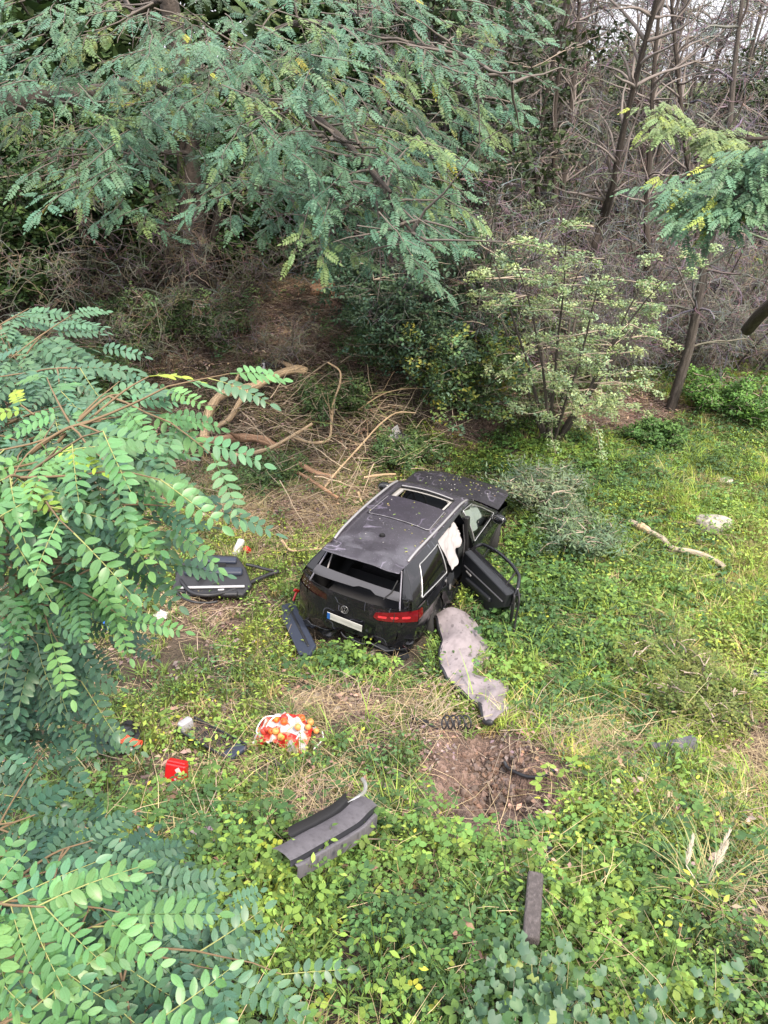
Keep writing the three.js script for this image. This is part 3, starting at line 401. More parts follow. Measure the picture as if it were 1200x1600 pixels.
    mesh('door_skin', new THREE.ExtrudeGeometry(skin, { depth: .09, bevelEnabled: true, bevelSize: .015, bevelThickness: .02, bevelSegments: 3 }), paintSide, d).position.z = -.05;
    const trim = mesh('door_trim', new THREE.ExtrudeGeometry(shape([[.05, .05], [.53, .05], [.74, .33], [.96, .54], [.97, .70], [.05, .70]]), { depth: .07, bevelEnabled: true, bevelSize: .02, bevelThickness: .03, bevelSegments: 4 }), plastic, d); trim.position.z = .045;
    const ar = mesh('armrest', new RoundedBoxGeometry(.56, .075, .07, 4, .03), plastic, trim); ar.position.set(.44, .42, .11); ar.rotation.z = .10;
    const pk = mesh('door_pocket', new RoundedBoxGeometry(.44, .15, .05, 4, .024), plastic, trim); pk.position.set(.32, .13, .10);
    const lp = mesh('loudspeaker_grille', new THREE.CylinderGeometry(.075, .075, .02, 24), black, trim); lp.rotation.x = Math.PI / 2; lp.position.set(.16, .16, .125);
    const rib = mesh('trim_rib', new RoundedBoxGeometry(.86, .022, .03, 3, .01), new THREE.MeshStandardMaterial({ color: rgb(.10, .10, .11), roughness: .4 }), trim); rib.position.set(.5, .56, .10); rib.rotation.z = .06;
    const hd = mesh('inner_handle', new RoundedBoxGeometry(.12, .03, .03, 3, .012), alu, trim); hd.position.set(.2, .5, .115);
    const fr = new THREE.CatmullRomCurve3([[.02, .70], [.04, .76], [.10, .81], [.35, .85], [.62, .86], [.84, .83], [.97, .76], [1.0, .70]].map(([x, y]) => V(x, y, .02 - .20 * sst(.7, .87, y))), false, 'catmullrom', .3).getPoints(40);
    mesh('window_frame', new MB().tube(fr, .026, 6).geo(), paintSide, d); mesh('window_frame', new MB().tube([V(.80, .70, .02), V(.78, .83, -.14)], .014, 5).geo(), black, d);
    mesh('rubber_seal', new MB().tube(curve([V(1.0, .72, .05), V(1.07, .76, .10), V(1.11, .60, .12), V(1.09, .4, .1), V(1.04, .46, .06), V(1.02, .6, .05)], 30), .017, 6).geo(), black, d);
    mesh('rubber_seal', new MB().tube(curve([V(1.02, .78, 0), V(1.12, .72, .05), V(1.17, .5, .1), V(1.27, .28, .18)], 20), .014, 6).geo(), black, d);
    mesh('door_latch', new RoundedBoxGeometry(.05, .12, .06, 3, .01), alu, d).position.set(1.0, .55, .03);
    mesh('door_hinge', new RoundedBoxGeometry(.08, .09, .05, 3, .01), black, d).position.set(-.03, .52, .02); mesh('door_hinge', new RoundedBoxGeometry(.08, .09, .05, 3, .01), black, d).position.set(-.03, .12, .02);
  }
}
// ---------------------------------------------------------------- what the crash left lying about
const plasticDark = new THREE.MeshStandardMaterial({ color: rgb(.022, .023, .028), roughness: .48, side: THREE.DoubleSide }), plasticBlue = new THREE.MeshStandardMaterial({ color: rgb(.028, .036, .06), roughness: .5, side: THREE.DoubleSide });
const metalGrey = new THREE.MeshStandardMaterial({ color: rgb(.42, .42, .45), metalness: .3, roughness: .4, side: THREE.DoubleSide }), redPlastic = new THREE.MeshPhysicalMaterial({ color: rgb(.45, .010, .012), roughness: .35, clearcoat: .3 });
const put = (name, label, cat, px, py, dy, turn, group) => { const p = hit(px, py, dy); return tag(base(name, p, turn), label, cat, group); };
const along = (d) => { const X = d.clone().normalize(), Z = X.clone().cross(V(0, 1, 0)).normalize(), Y = Z.clone().cross(X); return new THREE.Quaternion().setFromRotationMatrix(new THREE.Matrix4().makeBasis(X, Y, Z)); };
// along a line of the ground from one pixel to another
const span = (a, b, dy = .05) => { const p = hit(a[0], a[1], dy), q = hit(b[0], b[1], dy); return { p, q, mid: p.clone().lerp(q, .5), len: p.distanceTo(q), turn: along(q.clone().sub(p)) }; };
{ // torn wheel arch liner, a long wavy felt sheet lying on edge beside the car
  const rows = [[[682, 958], [728, 957]], [[686, 975], [742, 970]], [[692, 1000], [752, 990]], [[688, 1018], [764, 1012]], [[690, 1040], [766, 1030]], [[700, 1057], [752, 1050]], [[716, 1073], [748, 1056]], [[736, 1090], [790, 1064]], [[752, 1104], [796, 1078]], [[758, 1124], [790, 1096]], [[770, 1130], [808, 1108]]];
  const n = 12, m = 60, P = [], U = [], I = [], line = (side) => curve(rows.map((r) => hit(r[side][0], r[side][1], side ? .10 : .22)), m), A = line(0), B = line(1);
  const ctr = A[m >> 1].clone(), pt = (i, j) => { const t = j / n, p = A[i].clone().lerp(B[i], t); p.y += .09 * Math.sin(Math.PI * t) + .020 * noise(i * .22, j * .22) + .02 * Math.sin(i * .55) * (1 - t); return p; };
  const layer = (dy, flip) => { const o = P.length / 3; for (let i = 0; i <= m; i++) for (let j = 0; j <= n; j++) { const p = pt(i, j); p.y -= dy; P.push(p.x - ctr.x, p.y - ctr.y, p.z - ctr.z); U.push(j / n, i / m * 4); } for (let i = 0; i < m; i++) for (let j = 0; j < n; j++) { const a = o + i * (n + 1) + j, b = a + 1, c = a + n + 2, d = a + n + 1; flip ? I.push(a, b, c, a, c, d) : I.push(a, c, b, a, d, c); } return o; };
  layer(0, true); layer(.008, false);
  const g = new THREE.BufferGeometry(); g.setAttribute('position', new THREE.Float32BufferAttribute(P, 3)); g.setAttribute('uv', new THREE.Float32BufferAttribute(U, 2)); g.setIndex(I); g.computeVertexNormals();
  const map = noiseTex(256, (u, v, i, j) => { const a = wn(u, v, 5, 1), b = wn(u, v, 18, 2), c = wn(u, v, 90, 3), hole = hash(i >> 2, j >> 2, 4) > .9975 ? .5 : 1, k = (.50 + .05 * a - .06 * b * b + .03 * (c - .5)) * hole * (wn(u, v, 7, 12) > .8 ? .8 : 1); return [k * 1.02, k * .955, k * .98]; }, true);
  const o = base('wheel_arch_liner', ctr); tag(o, 'torn grey felt wheel arch liner trailing from the car into the grass', 'car part');
  mesh('felt_sheet', g, new THREE.MeshStandardMaterial({ map, bumpMap: map, bumpScale: .004, roughness: .85, side: THREE.DoubleSide }), o);
  const rim = new MB(); rim.tube(A.map((p, i) => pt(i, 0).sub(ctr).add(V(0, -.035, 0))), A.map((_, i) => .02 + .018 * Math.sin(i * .3) ** 2), 6); mesh('folded_rim', rim.geo(), plasticDark, o);
}
{ // dark plank of bumper plastic leaning by the rear left corner
  const { mid, len, turn } = span([448, 945], [487, 1024], .16), o = tag(base('bumper_trim', mid, turn), 'dark blue plastic bumper trim leaning on the rear of the car', 'car part');
  const s = new THREE.Shape([[-len / 2, -.06], [-len * .3, -.13], [len * .42, -.13], [len / 2, -.02], [len * .42, .10], [-len * .42, .11]].map(([x, y]) => new THREE.Vector2(x, y)));
  const g = new THREE.ExtrudeGeometry(s, { depth: .03, bevelEnabled: true, bevelSize: .012, bevelThickness: .012, bevelSegments: 2 }); g.rotateX(-1.15); mesh('panel', g, plasticBlue, o);
  const r = mesh('rib', new RoundedBoxGeometry(len * .8, .03, .03, 2, .01), plasticDark, o); r.position.set(0, .05, .0);
}
{ const o = put('red_reflector', 'small broken red reflector beside the rear left corner of the car', 'car part', 461, 932, .22, .8); for (const [x, y, r] of [[0, 0, .4], [.06, .07, -.3]]) { const m = mesh('shard', new RoundedBoxGeometry(.16, .05, .03, 2, .01), redPlastic, o); m.position.set(x, y, 0); m.rotation.set(.2, r, r * 2); } }
{ // door trim and rubber seal on the left
  const { mid, turn } = span([280, 903], [400, 906], .20), o = tag(base('door_trim_panel', mid, turn), 'black inner door panel with silver strip lying on the litter', 'car part');
  const sh = new THREE.Shape([[-.62, -.30], [.42, -.34], [.52, -.16], [.40, .16], [.24, .40], [-.30, .42], [-.60, .20]].map(([x, y]) => new THREE.Vector2(x, y)));
  const g = new THREE.ExtrudeGeometry(sh, { depth: .05, bevelEnabled: true, bevelSize: .03, bevelThickness: .03, bevelSegments: 4, curveSegments: 8 }); g.rotateX(-Math.PI / 2 + .28); mesh('panel', g, plasticDark, o);
  const on = (n, w, h, l, x, z, y, mat, ry = 0, rx = .28, rad = .02) => { const m = mesh(n, new RoundedBoxGeometry(w, h, l, 3, Math.min(rad, h / 2.1)), mat, o); m.position.set(x, .085 - z * .28 + y, z); m.rotation.set(rx, ry, 0); return m; };
  on('silver_strip', 1.02, .03, .045, -.06, .27, .02, metalGrey, .06); on('armrest', .9, .10, .15, -.06, -.03, .02, plasticBlue, .03, .3, .05); on('trim_ridge', .62, .07, .12, -.04, -.26, .02, plasticBlue, 0, .3, .03); on('pull_recess', .34, .012, .10, -.06, -.145, .035, new THREE.MeshStandardMaterial({ color: rgb(.004, .004, .005), roughness: .9 }), 0, .3, .005);
  on('door_pocket', .8, .08, .10, -.04, .36, -.02, plasticDark, .05, .28, .04); const cl = on('clip', .10, .04, .03, .1, .33, .03, metalGrey, .1);
  const brace = on('grab_handle', .20, .05, .05, -.22, .11, .06, plasticDark, .9);
  const sl = tag(base('rubber_door_seal', hit(352, 925, .04)), 'thin black rubber door seal looped round the inner door panel', 'car part'), L = [[436, 893], [420, 898], [385, 913], [350, 926], [322, 930], [300, 926], [286, 912], [276, 895]].map(([x, y]) => hit(x, y, .20).sub(sl.position)), L2 = [[436, 893], [418, 890], [395, 884], [384, 882]].map(([x, y]) => hit(x, y, .20).sub(sl.position)), L3 = [[340, 940], [322, 942], [300, 940], [280, 930], [272, 910]].map(([x, y]) => hit(x, y, .16).sub(sl.position));
  mesh('seal_strip', new MB().tube(curve(L, 40), .032, 6).geo(), plasticDark, sl); mesh('seal_strip', new MB().tube(curve(L2, 20), .026, 6).geo(), plasticDark, sl); mesh('seal_strip', new MB().tube(curve(L3, 20), .018, 6).geo(), plasticDark, sl);
}
{ const o = put('plastic_canister', 'pale grey plastic piece with red end standing behind the inner door panel', 'car part', 372, 856, .10, 1.2); const g = new RoundedBoxGeometry(.34, .09, .13, 4, .04); const m = mesh('body', g, new THREE.MeshStandardMaterial({ color: rgb(.42, .43, .43), roughness: .5 }), o); m.rotation.z = .55; const c = mesh('cap', new THREE.CylinderGeometry(.05, .06, .09, 14), redPlastic, o); c.position.set(.05, -.03, .14); c.rotation.z = .6; }
{ const o = put('foil_wrapper', 'crumpled pale wrapper lying in the litter beneath the locust fronds', 'litter', 252, 962, .05, .3); const g = new THREE.IcosahedronGeometry(.09, 3), p = g.attributes.position; for (let i = 0; i < p.count; i++) { const v = V(p.getX(i), p.getY(i), p.getZ(i)); v.multiplyScalar(1 + .5 * noise(v.x * 25, v.y * 25, v.z * 25)); p.setXYZ(i, v.x, v.y * .6, v.z); } g.computeVertexNormals(); mesh('foil', g, new THREE.MeshStandardMaterial({ color: rgb(.5, .47, .45), roughness: .5, flatShading: true }), o); }
{ const o = put('blue_cloth', 'crumpled bright blue rag half hidden behind the locust leaves', 'rag', 176, 971, .10, .5); const g = new THREE.PlaneGeometry(.26, .2, 16, 12), p = g.attributes.position; for (let i = 0; i < p.count; i++) p.setZ(i, .05 * noise(p.getX(i) * 18, p.getY(i) * 18) + .03 * noise(p.getX(i) * 40, p.getY(i) * 30)); g.rotateX(-1.1); g.computeVertexNormals(); mesh('cloth', g, new THREE.MeshStandardMaterial({ color: rgb(.02, .14, .55), roughness: .7, side: THREE.DoubleSide }), o); }
// long silver-grey bumper cover among the brambles
{
  const { mid, len, turn } = span([450, 1350], [588, 1262], .28), o = tag(base('bumper_cover', mid, turn), 'grey bumper cover with bright chrome edge lying in the brambles', 'car part');
  const h = len / 2, prof = (pts, x0, x1, mat, name, wob = .010) => { const nx = 30, bw = h, P = [], U = [], I = [], n = pts.length; for (let i = 0; i <= nx; i++) { const x = mix(x0, x1, i / nx), bow = -.035 * (x / bw) ** 2; for (let j = 0; j < n; j++) U.push(x * 2, pts[j][1] * 2) && P.push(x, pts[j][0] + wob * noise(x * 5, 3), pts[j][1] + bow + wob * noise(x * 4, 9)); } for (let i = 0; i < nx; i++) for (let j = 0; j < n - 1; j++) { const a = i * n + j; I.push(a, a + 1, a + n + 1, a, a + n + 1, a + n); } const g = new THREE.BufferGeometry(); g.setAttribute('position', new THREE.Float32BufferAttribute(P, 3)); g.setAttribute('uv', new THREE.Float32BufferAttribute(U, 2)); g.setIndex(I); g.computeVertexNormals(); return mesh(name, g, mat, o); };
  const dirt = noiseTex(256, (u, v, i, j) => { const a = wn(u, v, 9, 1), b = wn(u, v, 60, 2), s = Math.pow(clamp(1 - Math.abs(wn(u, v, 8, 5) - .5) * 26), 2) * (wn(u, v, 6, 7) > .6 ? .25 : 0), sp = hash(i >> 1, j >> 1, 9) > .992 ? -.35 : 0, k = .72 + .2 * a * b - (wn(u, v, 16, 3) > .72 ? .22 * b : 0) + s + sp; return [k, k * .985, k * .97]; });
  const grey = new THREE.MeshStandardMaterial({ color: rgb(.155, .148, .17), map: dirt, roughness: .42, metalness: .15, side: THREE.DoubleSide });
  const A = [.05, -.215], B = [-.01, -.165], C = [.028, -.125], F = [.03, .045], G = [-.012, .058], I2 = [.0, .072];
  prof([A, [.0, -.2], B, C], -h * .55, h * .82, new THREE.MeshStandardMaterial({ color: rgb(.012, .012, .014), roughness: .6, side: THREE.DoubleSide }), 'grille_band'); prof([C, [.045, -.08], [.045, -.01], F], -h, h, grey, 'outer_skin'); prof([F, G, I2], -h, h * .96, plasticDark, 'groove'); prof([I2, [.025, .085], [.015, .115], [-.07, .13]], -h, h * .78, grey, 'lower_lip');
  const ch = [[500, 1287], [520, 1272], [540, 1259], [558, 1247], [570, 1236], [571, 1226], [566, 1217]].map(([x, y], i) => hit(x, y, .34).sub(mid).applyQuaternion(turn.clone().invert())); mesh('chrome_strip', new MB().tube(curve(ch, 30), .019, 6).geo(), new THREE.MeshStandardMaterial({ color: rgb(.6, .6, .6), metalness: .6, roughness: .3 }), o);
}
// coil spring and its cable end
{
  const { p, q, len } = span([686, 1137], [729, 1137], .08), o = tag(base('coil_spring', p, along(q.clone().sub(p))), 'black suspension coil spring lying on its side in the grass', 'car part'), pts = [];
  for (let i = 0; i <= 120; i++) { const t = i / 120, a = t * 4.7 * 6.283; pts.push(V(t * len * 1.05, .075 + .07 * Math.cos(a), .07 * Math.sin(a))); } mesh('coil', new MB().tube(pts, .0095, 6).geo(), plasticDark, o);
  const s = span([649, 1127], [683, 1140], .05), d = tag(base('shock_absorber', s.p, s.turn), 'black shock absorber stub beside the coil spring', 'car part'); const c = mesh('cylinder', new THREE.CylinderGeometry(.03, .035, s.len * .55, 12), plasticDark, d); c.rotation.z = Math.PI / 2; c.position.set(s.len * .28, .03, 0); const r = mesh('rod', new THREE.CylinderGeometry(.012, .012, s.len * .6, 8), plasticDark, d); r.rotation.z = Math.PI / 2; r.position.set(s.len * .75, .02, 0); const e = mesh('eye', new THREE.TorusGeometry(.035, .014, 8, 18), plasticDark, d); e.position.set(-.02, .03, 0);
}
{ const L = [[788, 1190], [792, 1198], [806, 1207], [826, 1214], [848, 1213], [864, 1205]].map(([x, y]) => hit(x, y, .08)), c = L[2].clone(), o = tag(base('rubber_hose', c), 'curved black rubber hose lying across dry grass beside the bare soil', 'car part'); mesh('hose', new MB().tube(curve(L.map((p) => p.clone().sub(c)), 30), .019, 8).geo(), plasticDark, o); mesh('end_ring', new THREE.CylinderGeometry(.026, .026, .05, 12), plasticDark, o).position.copy(L[5].clone().sub(c)); }
// black tray full of dirt
{
  const { mid, len, turn } = span([292, 1138], [372, 1182], .10), o = tag(base('plastic_tray', mid, turn), 'long black plastic housing filled with dry debris', 'car part'), w = .24, l = len;
  mesh('tray_floor', new RoundedBoxGeometry(l, .02, w, 2, .008), plasticDark, o); for (const s of [-1, 1]) { const m = mesh('tray_side', new RoundedBoxGeometry(l * 1.02, .09, .02, 2, .008), plasticDark, o); m.position.set(0, .04, s * w / 2); m.rotation.x = s * .25; }
  const ec = mesh('end_cap', new RoundedBoxGeometry(.10, .13, w * .7, 3, .03), metalGrey, o); ec.position.set(-l / 2, .05, 0); const el = mesh('end_lip', new RoundedBoxGeometry(.16, .05, w * .9, 3, .02), plasticBlue, o); el.position.set(l / 2 - .04, .05, 0);
  const s = inst('dirt', stickTuft(8, 40, .16, .005, .3, [.35, .26, .2]), M.twig, [0, 1, 2, 3, 4, 5].map((i) => ({ m: new THREE.Matrix4().makeScale(.7, .6, .42).setPosition(mix(-l * .38, l * .38, i / 5), .03, 0), c: rgb(.8, .75, .7) })), o);
}
{ const { mid, len, turn } = span([422, 1183], [450, 1209], .06), o = tag(base('plastic_strip', mid, turn), 'short black plastic strip lying in the weeds below the bag', 'car part'); mesh('strip', new RoundedBoxGeometry(len, .03, .07, 2, .012), plasticDark, o); const r = mesh('rib', new RoundedBoxGeometry(len * .9, .02, .015, 2, .006), new THREE.MeshStandardMaterial({ color: rgb(.08, .07, .07), roughness: .7 }), o); r.position.y = .022; }
// black sack with an orange glove on it
{
  const o = put('black_sack', 'crumpled black plastic sack under the orange glove', 'sack', 188, 1155, .10, .2), g = new THREE.IcosahedronGeometry(.22, 5), p = g.attributes.position; for (let i = 0; i < p.count; i++) { const v = V(p.getX(i), p.getY(i), p.getZ(i)), k = 1 + .35 * noise(v.x * 7, v.y * 7, v.z * 7) + .2 * noise(v.x * 18, v.y * 18, v.z * 18); p.setXYZ(i, v.x * k * 1.05, v.y * k * .55, v.z * k * 1.1); } g.computeVertexNormals(); mesh('film', g, new THREE.MeshStandardMaterial({ color: rgb(.010, .010, .011), roughness: .3 }), o); const kn = mesh('knot', new THREE.TorusKnotGeometry(.03, .014, 40, 6), new THREE.MeshStandardMaterial({ color: rgb(.5, .5, .5), roughness: .5 }), o); kn.position.set(.12, .02, .22);
  const gl = put('orange_glove', 'bright orange rubber glove lying palm up on the black sack', 'glove', 207, 1160, .24, -.25), mat = new THREE.MeshStandardMaterial({ color: rgb(.62, .075, .03), roughness: .55 });
  const b = new MB(); const tb = (pts, r) => b.tube(curve(pts, 8), Array.from({ length: 9 }, (_, i) => mix(r, r * .72, i / 8)), 8);
  tb([V(.07, 0, .005), V(0, .02, 0), V(-.06, .015, -.005)], .05); const body = b.geo(); body.scale(1, .6, 1); mesh('palm', body, mat, gl);
  [[-.045, -.035, -.145, -.055, .013], [-.055, -.012, -.17, -.016, .0135], [-.055, .012, -.165, .02, .0135], [-.05, .036, -.14, .052, .012], [.02, .05, -.05, .10, .014]].forEach(([x0, z0, x1, z1, r], i) => mesh(i < 4 ? 'finger' : 'thumb', new MB().tube(curve([V(x0, .012, z0), V(mix(x0, x1, .55), .03 - .004 * i, mix(z0, z1, .5)), V(x1, .004, z1)], 8), [r * 1.15, r * 1.2, r * 1.2, r * 1.15, r * 1.1, r * 1.1, r, r * .85, r * .5], 8).geo(), mat, gl));
  const cu = mesh('cuff', new THREE.TorusGeometry(.043, .011, 8, 20), mat, gl); cu.rotation.y = Math.PI / 2; cu.scale.y = .65; cu.position.set(.09, .0, .006);
}
// red canister
{
  const o = put('red_box', 'small bright red plastic box with pale sticker among the locust fronds', 'box', 277, 1213, .10, -.25); const m = mesh('case', new RoundedBoxGeometry(.22, .19, .10, 4, .022), redPlastic, o); m.rotation.x = -.45; m.position.y = .06;
  const l = mesh('sticker', new RoundedBoxGeometry(.075, .05, .006, 2, .002), new THREE.MeshStandardMaterial({ color: rgb(.6, .4, .4), roughness: .6 }), m); l.position.set(.045, .03, .05); l.rotation.z = -.9; const ld = mesh('lid', new RoundedBoxGeometry(.20, .035, .085, 3, .014), redPlastic, m); ld.position.set(0, .105, 0); const hd = mesh('hinge', new THREE.CylinderGeometry(.014, .014, .16, 10), redPlastic, m); hd.rotation.z = Math.PI / 2; hd.position.set(0, .095, -.055);
}
// bag of apples and the fruit that rolled out
{
  const c = hit(452, 1150, .10), o = tag(base('shopping_bag', c, -.35), 'torn white and red shopping bag spilling apples', 'bag');
  const map = noiseTex(128, (u, v) => { const s = wn(u, v, 5, 1) + .3 * wn(u, v, 14, 2); return s > .72 ? [.74, .16, .13] : s > .60 ? [.82, .45, .36] : [.78, .76, .77]; }, true);
  const g = new THREE.PlaneGeometry(.62, .44, 40, 28), p = g.attributes.position; for (let i = 0; i < p.count; i++) { const x = p.getX(i), y = p.getY(i), r = Math.hypot(x / .33, y / .24); p.setZ(i, .22 * Math.max(0, 1 - r * r * .8) + .05 * noise(x * 14, y * 14) + .03 * noise(x * 34, y * 30, 3)); } g.rotateX(-Math.PI / 2); g.computeVertexNormals(); const b = mesh('film', g, new THREE.MeshPhysicalMaterial({ map, roughness: .4, transmission: .25, thickness: 0, side: THREE.DoubleSide }), o); b.position.set(-.05, .0, .0); b.rotation.z = .08;
  const h = (pts) => mesh('handle', new MB().tube(curve(pts, 14), .008, 4).geo(), new THREE.MeshStandardMaterial({ color: rgb(.78, .77, .77), roughness: .5 }), o); h([V(-.22, .12, -.12), V(-.31, .15, -.02), V(-.34, .06, .12), V(-.26, .05, .14)]); h([V(-.1, .18, -.1), V(-.18, .22, .02), V(-.22, .15, .14)]); h([V(.12, .2, -.02), V(.20, .22, .08), V(.16, .14, .14)]); h([V(.36, .1, -.1), V(.42, .12, .02), V(.36, .06, .14)]);
  const R = rng(77), appleG = new THREE.LatheGeometry([[0, -.030], [.012, -.036], [.026, -.031], [.036, -.014], [.039, .004], [.035, .020], [.024, .031], [.012, .031], [.003, .024], [0, .022]].map(([a, b]) => new THREE.Vector2(a, b)), 16);
  const am = noiseTex(64, (u, v) => { const k = wn(u, v, 4, 3); return k > .5 ? [.80, .30 + .4 * (k - .5), .16] : [.76, .16 + .5 * k, .12]; }, true), appleMat = [new THREE.MeshPhysicalMaterial({ map: am, roughness: .5 }), new THREE.MeshPhysicalMaterial({ color: rgb(.62, .27, .08), roughness: .5 }), new THREE.MeshPhysicalMaterial({ color: rgb(.46, .045, .03), roughness: .5 })];
  const stalk = new THREE.CylinderGeometry(.002, .002, .02, 5); stalk.translate(0, .033, 0);
  for (let i = 0; i < 17; i++) {
    const a = R() * 6.283, r = .28 * Math.sqrt(R()), x = Math.cos(a) * r * 1.15 + .02, z = Math.sin(a) * r * .72 + .02, y = .22 * Math.max(0, 1 - (r / .30) ** 2) + .04, ap = base('apple', c.clone().add(V(x, y, z)));
    mesh('fruit', appleG, appleMat[i % 3], ap); mesh('stalk', stalk, plasticDark, ap); ap.rotation.set(R() * 2 - 1, R() * 6, R() * 2 - 1); ap.scale.setScalar(.85 + .25 * R());
    tag(ap, 'red and yellow apple heaped in or beside the torn shopping bag', 'apple', 'apples spilling from the shopping bag');
  }
}
// broken lamp unit in front of the car, twisted pieces by the branches
{
  const o = put('headlight_unit', 'broken headlight unit with white and grey shards thrown ahead of the car', 'car part', 617, 690, .18, .4); const g = new THREE.IcosahedronGeometry(.22, 4), p = g.attributes.position; for (let i = 0; i < p.count; i++) { const v = V(p.getX(i), p.getY(i), p.getZ(i)), k = 1 + .4 * noise(v.x * 6, v.y * 6, v.z * 6); p.setXYZ(i, v.x * k * 1.5, v.y * k * .7, v.z * k); } g.computeVertexNormals(); mesh('housing', g, plasticDark, o);
  for (const [x, y, z, w, h, r, mt] of [[.02, .22, .02, .22, .24, .5, metalGrey], [-.12, .14, .1, .07, .18, -.3, new THREE.MeshStandardMaterial({ color: rgb(.7, .7, .7), roughness: .4 })], [.16, .10, -.05, .16, .16, .9, plasticBlue]]) { const m = mesh('shard', new RoundedBoxGeometry(w, h, .02, 2, .008), mt, o); m.position.set(x, y, z); m.rotation.set(-.3, r, r * .6); }
  const q = put('engine_bracket', 'dark broken bracket lying on the slope above the cut branches', 'car part', 412, 577, .15, .3); for (const [x, y, w, r] of [[-.1, .05, .42, .3], [.12, .10, .34, -.5], [0, .0, .3, 1.2]]) { const m = mesh('arm', new RoundedBoxGeometry(w, .09, .08, 3, .03), x ? plasticDark : metalGrey, q); m.position.set(x, y, 0); m.rotation.set(0, r, r); }
}
{ const o = put('mud_flap', 'bent dark grey plastic flap half sunk in the long grass', 'car part', 1058, 1182, .05, .2); const g = new THREE.BoxGeometry(.50, .36, .02, 12, 10, 1), p = g.attributes.position; for (let i = 0; i < p.count; i++) { const x = p.getX(i), y = p.getY(i); p.setZ(i, p.getZ(i) + .5 * x * x - .2 * y * y + .05 * noise(x * 9, y * 9)); } g.rotateX(-1.25); g.computeVertexNormals(); mesh('flap', g, new THREE.MeshStandardMaterial({ color: rgb(.07, .07, .085), roughness: .6, side: THREE.DoubleSide }), o); const c = mesh('clip', new RoundedBoxGeometry(.08, .03, .05, 2, .01), plasticDark, o); c.position.set(.1, .05, .03); }
{ const { mid, len, turn } = span([1176, 1050], [1212, 1060], .12), o = tag(base('silver_trim', mid, turn), 'silver car trim piece in the grass cut by the picture edge', 'car part'); mesh('strip', new RoundedBoxGeometry(len, .06, .16, 3, .025), metalGrey, o); const k = mesh('slot', new RoundedBoxGeometry(len * .6, .02, .05, 2, .008), plasticDark, o); k.position.set(-.03, .03, .02); }
{ const o = put('bottle_cap', 'small black plastic cap lying below the bare soil', 'car part', 855, 1322, .16, .4); const c = mesh('cap', new THREE.CylinderGeometry(.05, .06, .06, 16), plasticDark, o); c.rotation.x = .2; o.scale.setScalar(.7); const r = mesh('cap_ring', new THREE.TorusGeometry(.055, .012, 8, 20), plasticDark, c); r.rotation.x = Math.PI / 2; r.position.y = -.02; }
{ // grey board poking out of the vines
  const { mid, len, turn } = span([836, 1372], [830, 1465], .24), o = tag(base('weathered_board', mid, turn), 'weathered grey board half buried in vines in front of the bare soil', 'board'); const m = mesh('board', new RoundedBoxGeometry(len, .07, .11, 3, .02), new THREE.MeshStandardMaterial({ color: rgb(.13, .115, .12), map: barkMap, bumpMap: barkMap, bumpScale: .01, roughness: .9 }), o); m.rotation.z = -.12;
}
// stones
{
  const stoneMap = noiseTex(128, (u, v) => { const k = .62 + .4 * wn(u, v, 7, 1) + .3 * (wn(u, v, 40, 2) - .5); return [k, k, k]; });
  const stone = (name, px, py, r, col, label, cat, group, flat = .6, seed = 1) => { const o = put(name, label, cat, px, py, r * .18, seed, group), g = new THREE.IcosahedronGeometry(r, 4), p = g.attributes.position; for (let i = 0; i < p.count; i++) { const v = V(p.getX(i), p.getY(i), p.getZ(i)), n = v.clone().normalize(), k = 1 + .28 * noise(n.x * 1.8 + seed, n.y * 1.8, n.z * 1.8) + .07 * noise(n.x * 6 + seed, n.y * 6, n.z * 6); p.setXYZ(i, v.x * k * 1.2, v.y * k * flat, v.z * k); } const gg = mergeVertices((g.deleteAttribute('normal'), g)); gg.computeVertexNormals(); mesh('stone', gg, new THREE.MeshStandardMaterial({ color: rgb(...col), map: stoneMap, bumpMap: stoneMap, bumpScale: .02, roughness: .95 }), o); };
  stone('pale_rock', 1113, 820, .27, [.44, .40, .35], 'large pale rock in the grass above the fallen dry branch', 'rock', null, .6, 3); stone('pale_rock', 1072, 842, .07, [.42, .38, .34], 'small white stone between the pale rock and the dry branch', 'rock', null, .7, 5); stone('pale_rock', 1133, 752, .13, [.46, .42, .36], 'middle sized pale stone high on the grass behind the large rock', 'rock', null, .6, 7);
  const S = [[478, 1086, .065], [497, 1090, .06], [480, 1098, .055], [515, 1098, .045], [462, 1092, .04], [548, 1092, .035], [526, 1108, .04], [586, 1082, .03]]; S.forEach(([x, y, r], i) => stone('small_stone', x, y, r, [.34, .28, .22], 'small tan stone on the bare patch behind the car', 'stone', 'small stones behind the car', .7, i + 11));
  stone('pale_rock', 312, 803, .10, [.42, .42, .33], 'flat pale stone on the litter right of the locust fronds', 'rock', null, .5, 21);
}
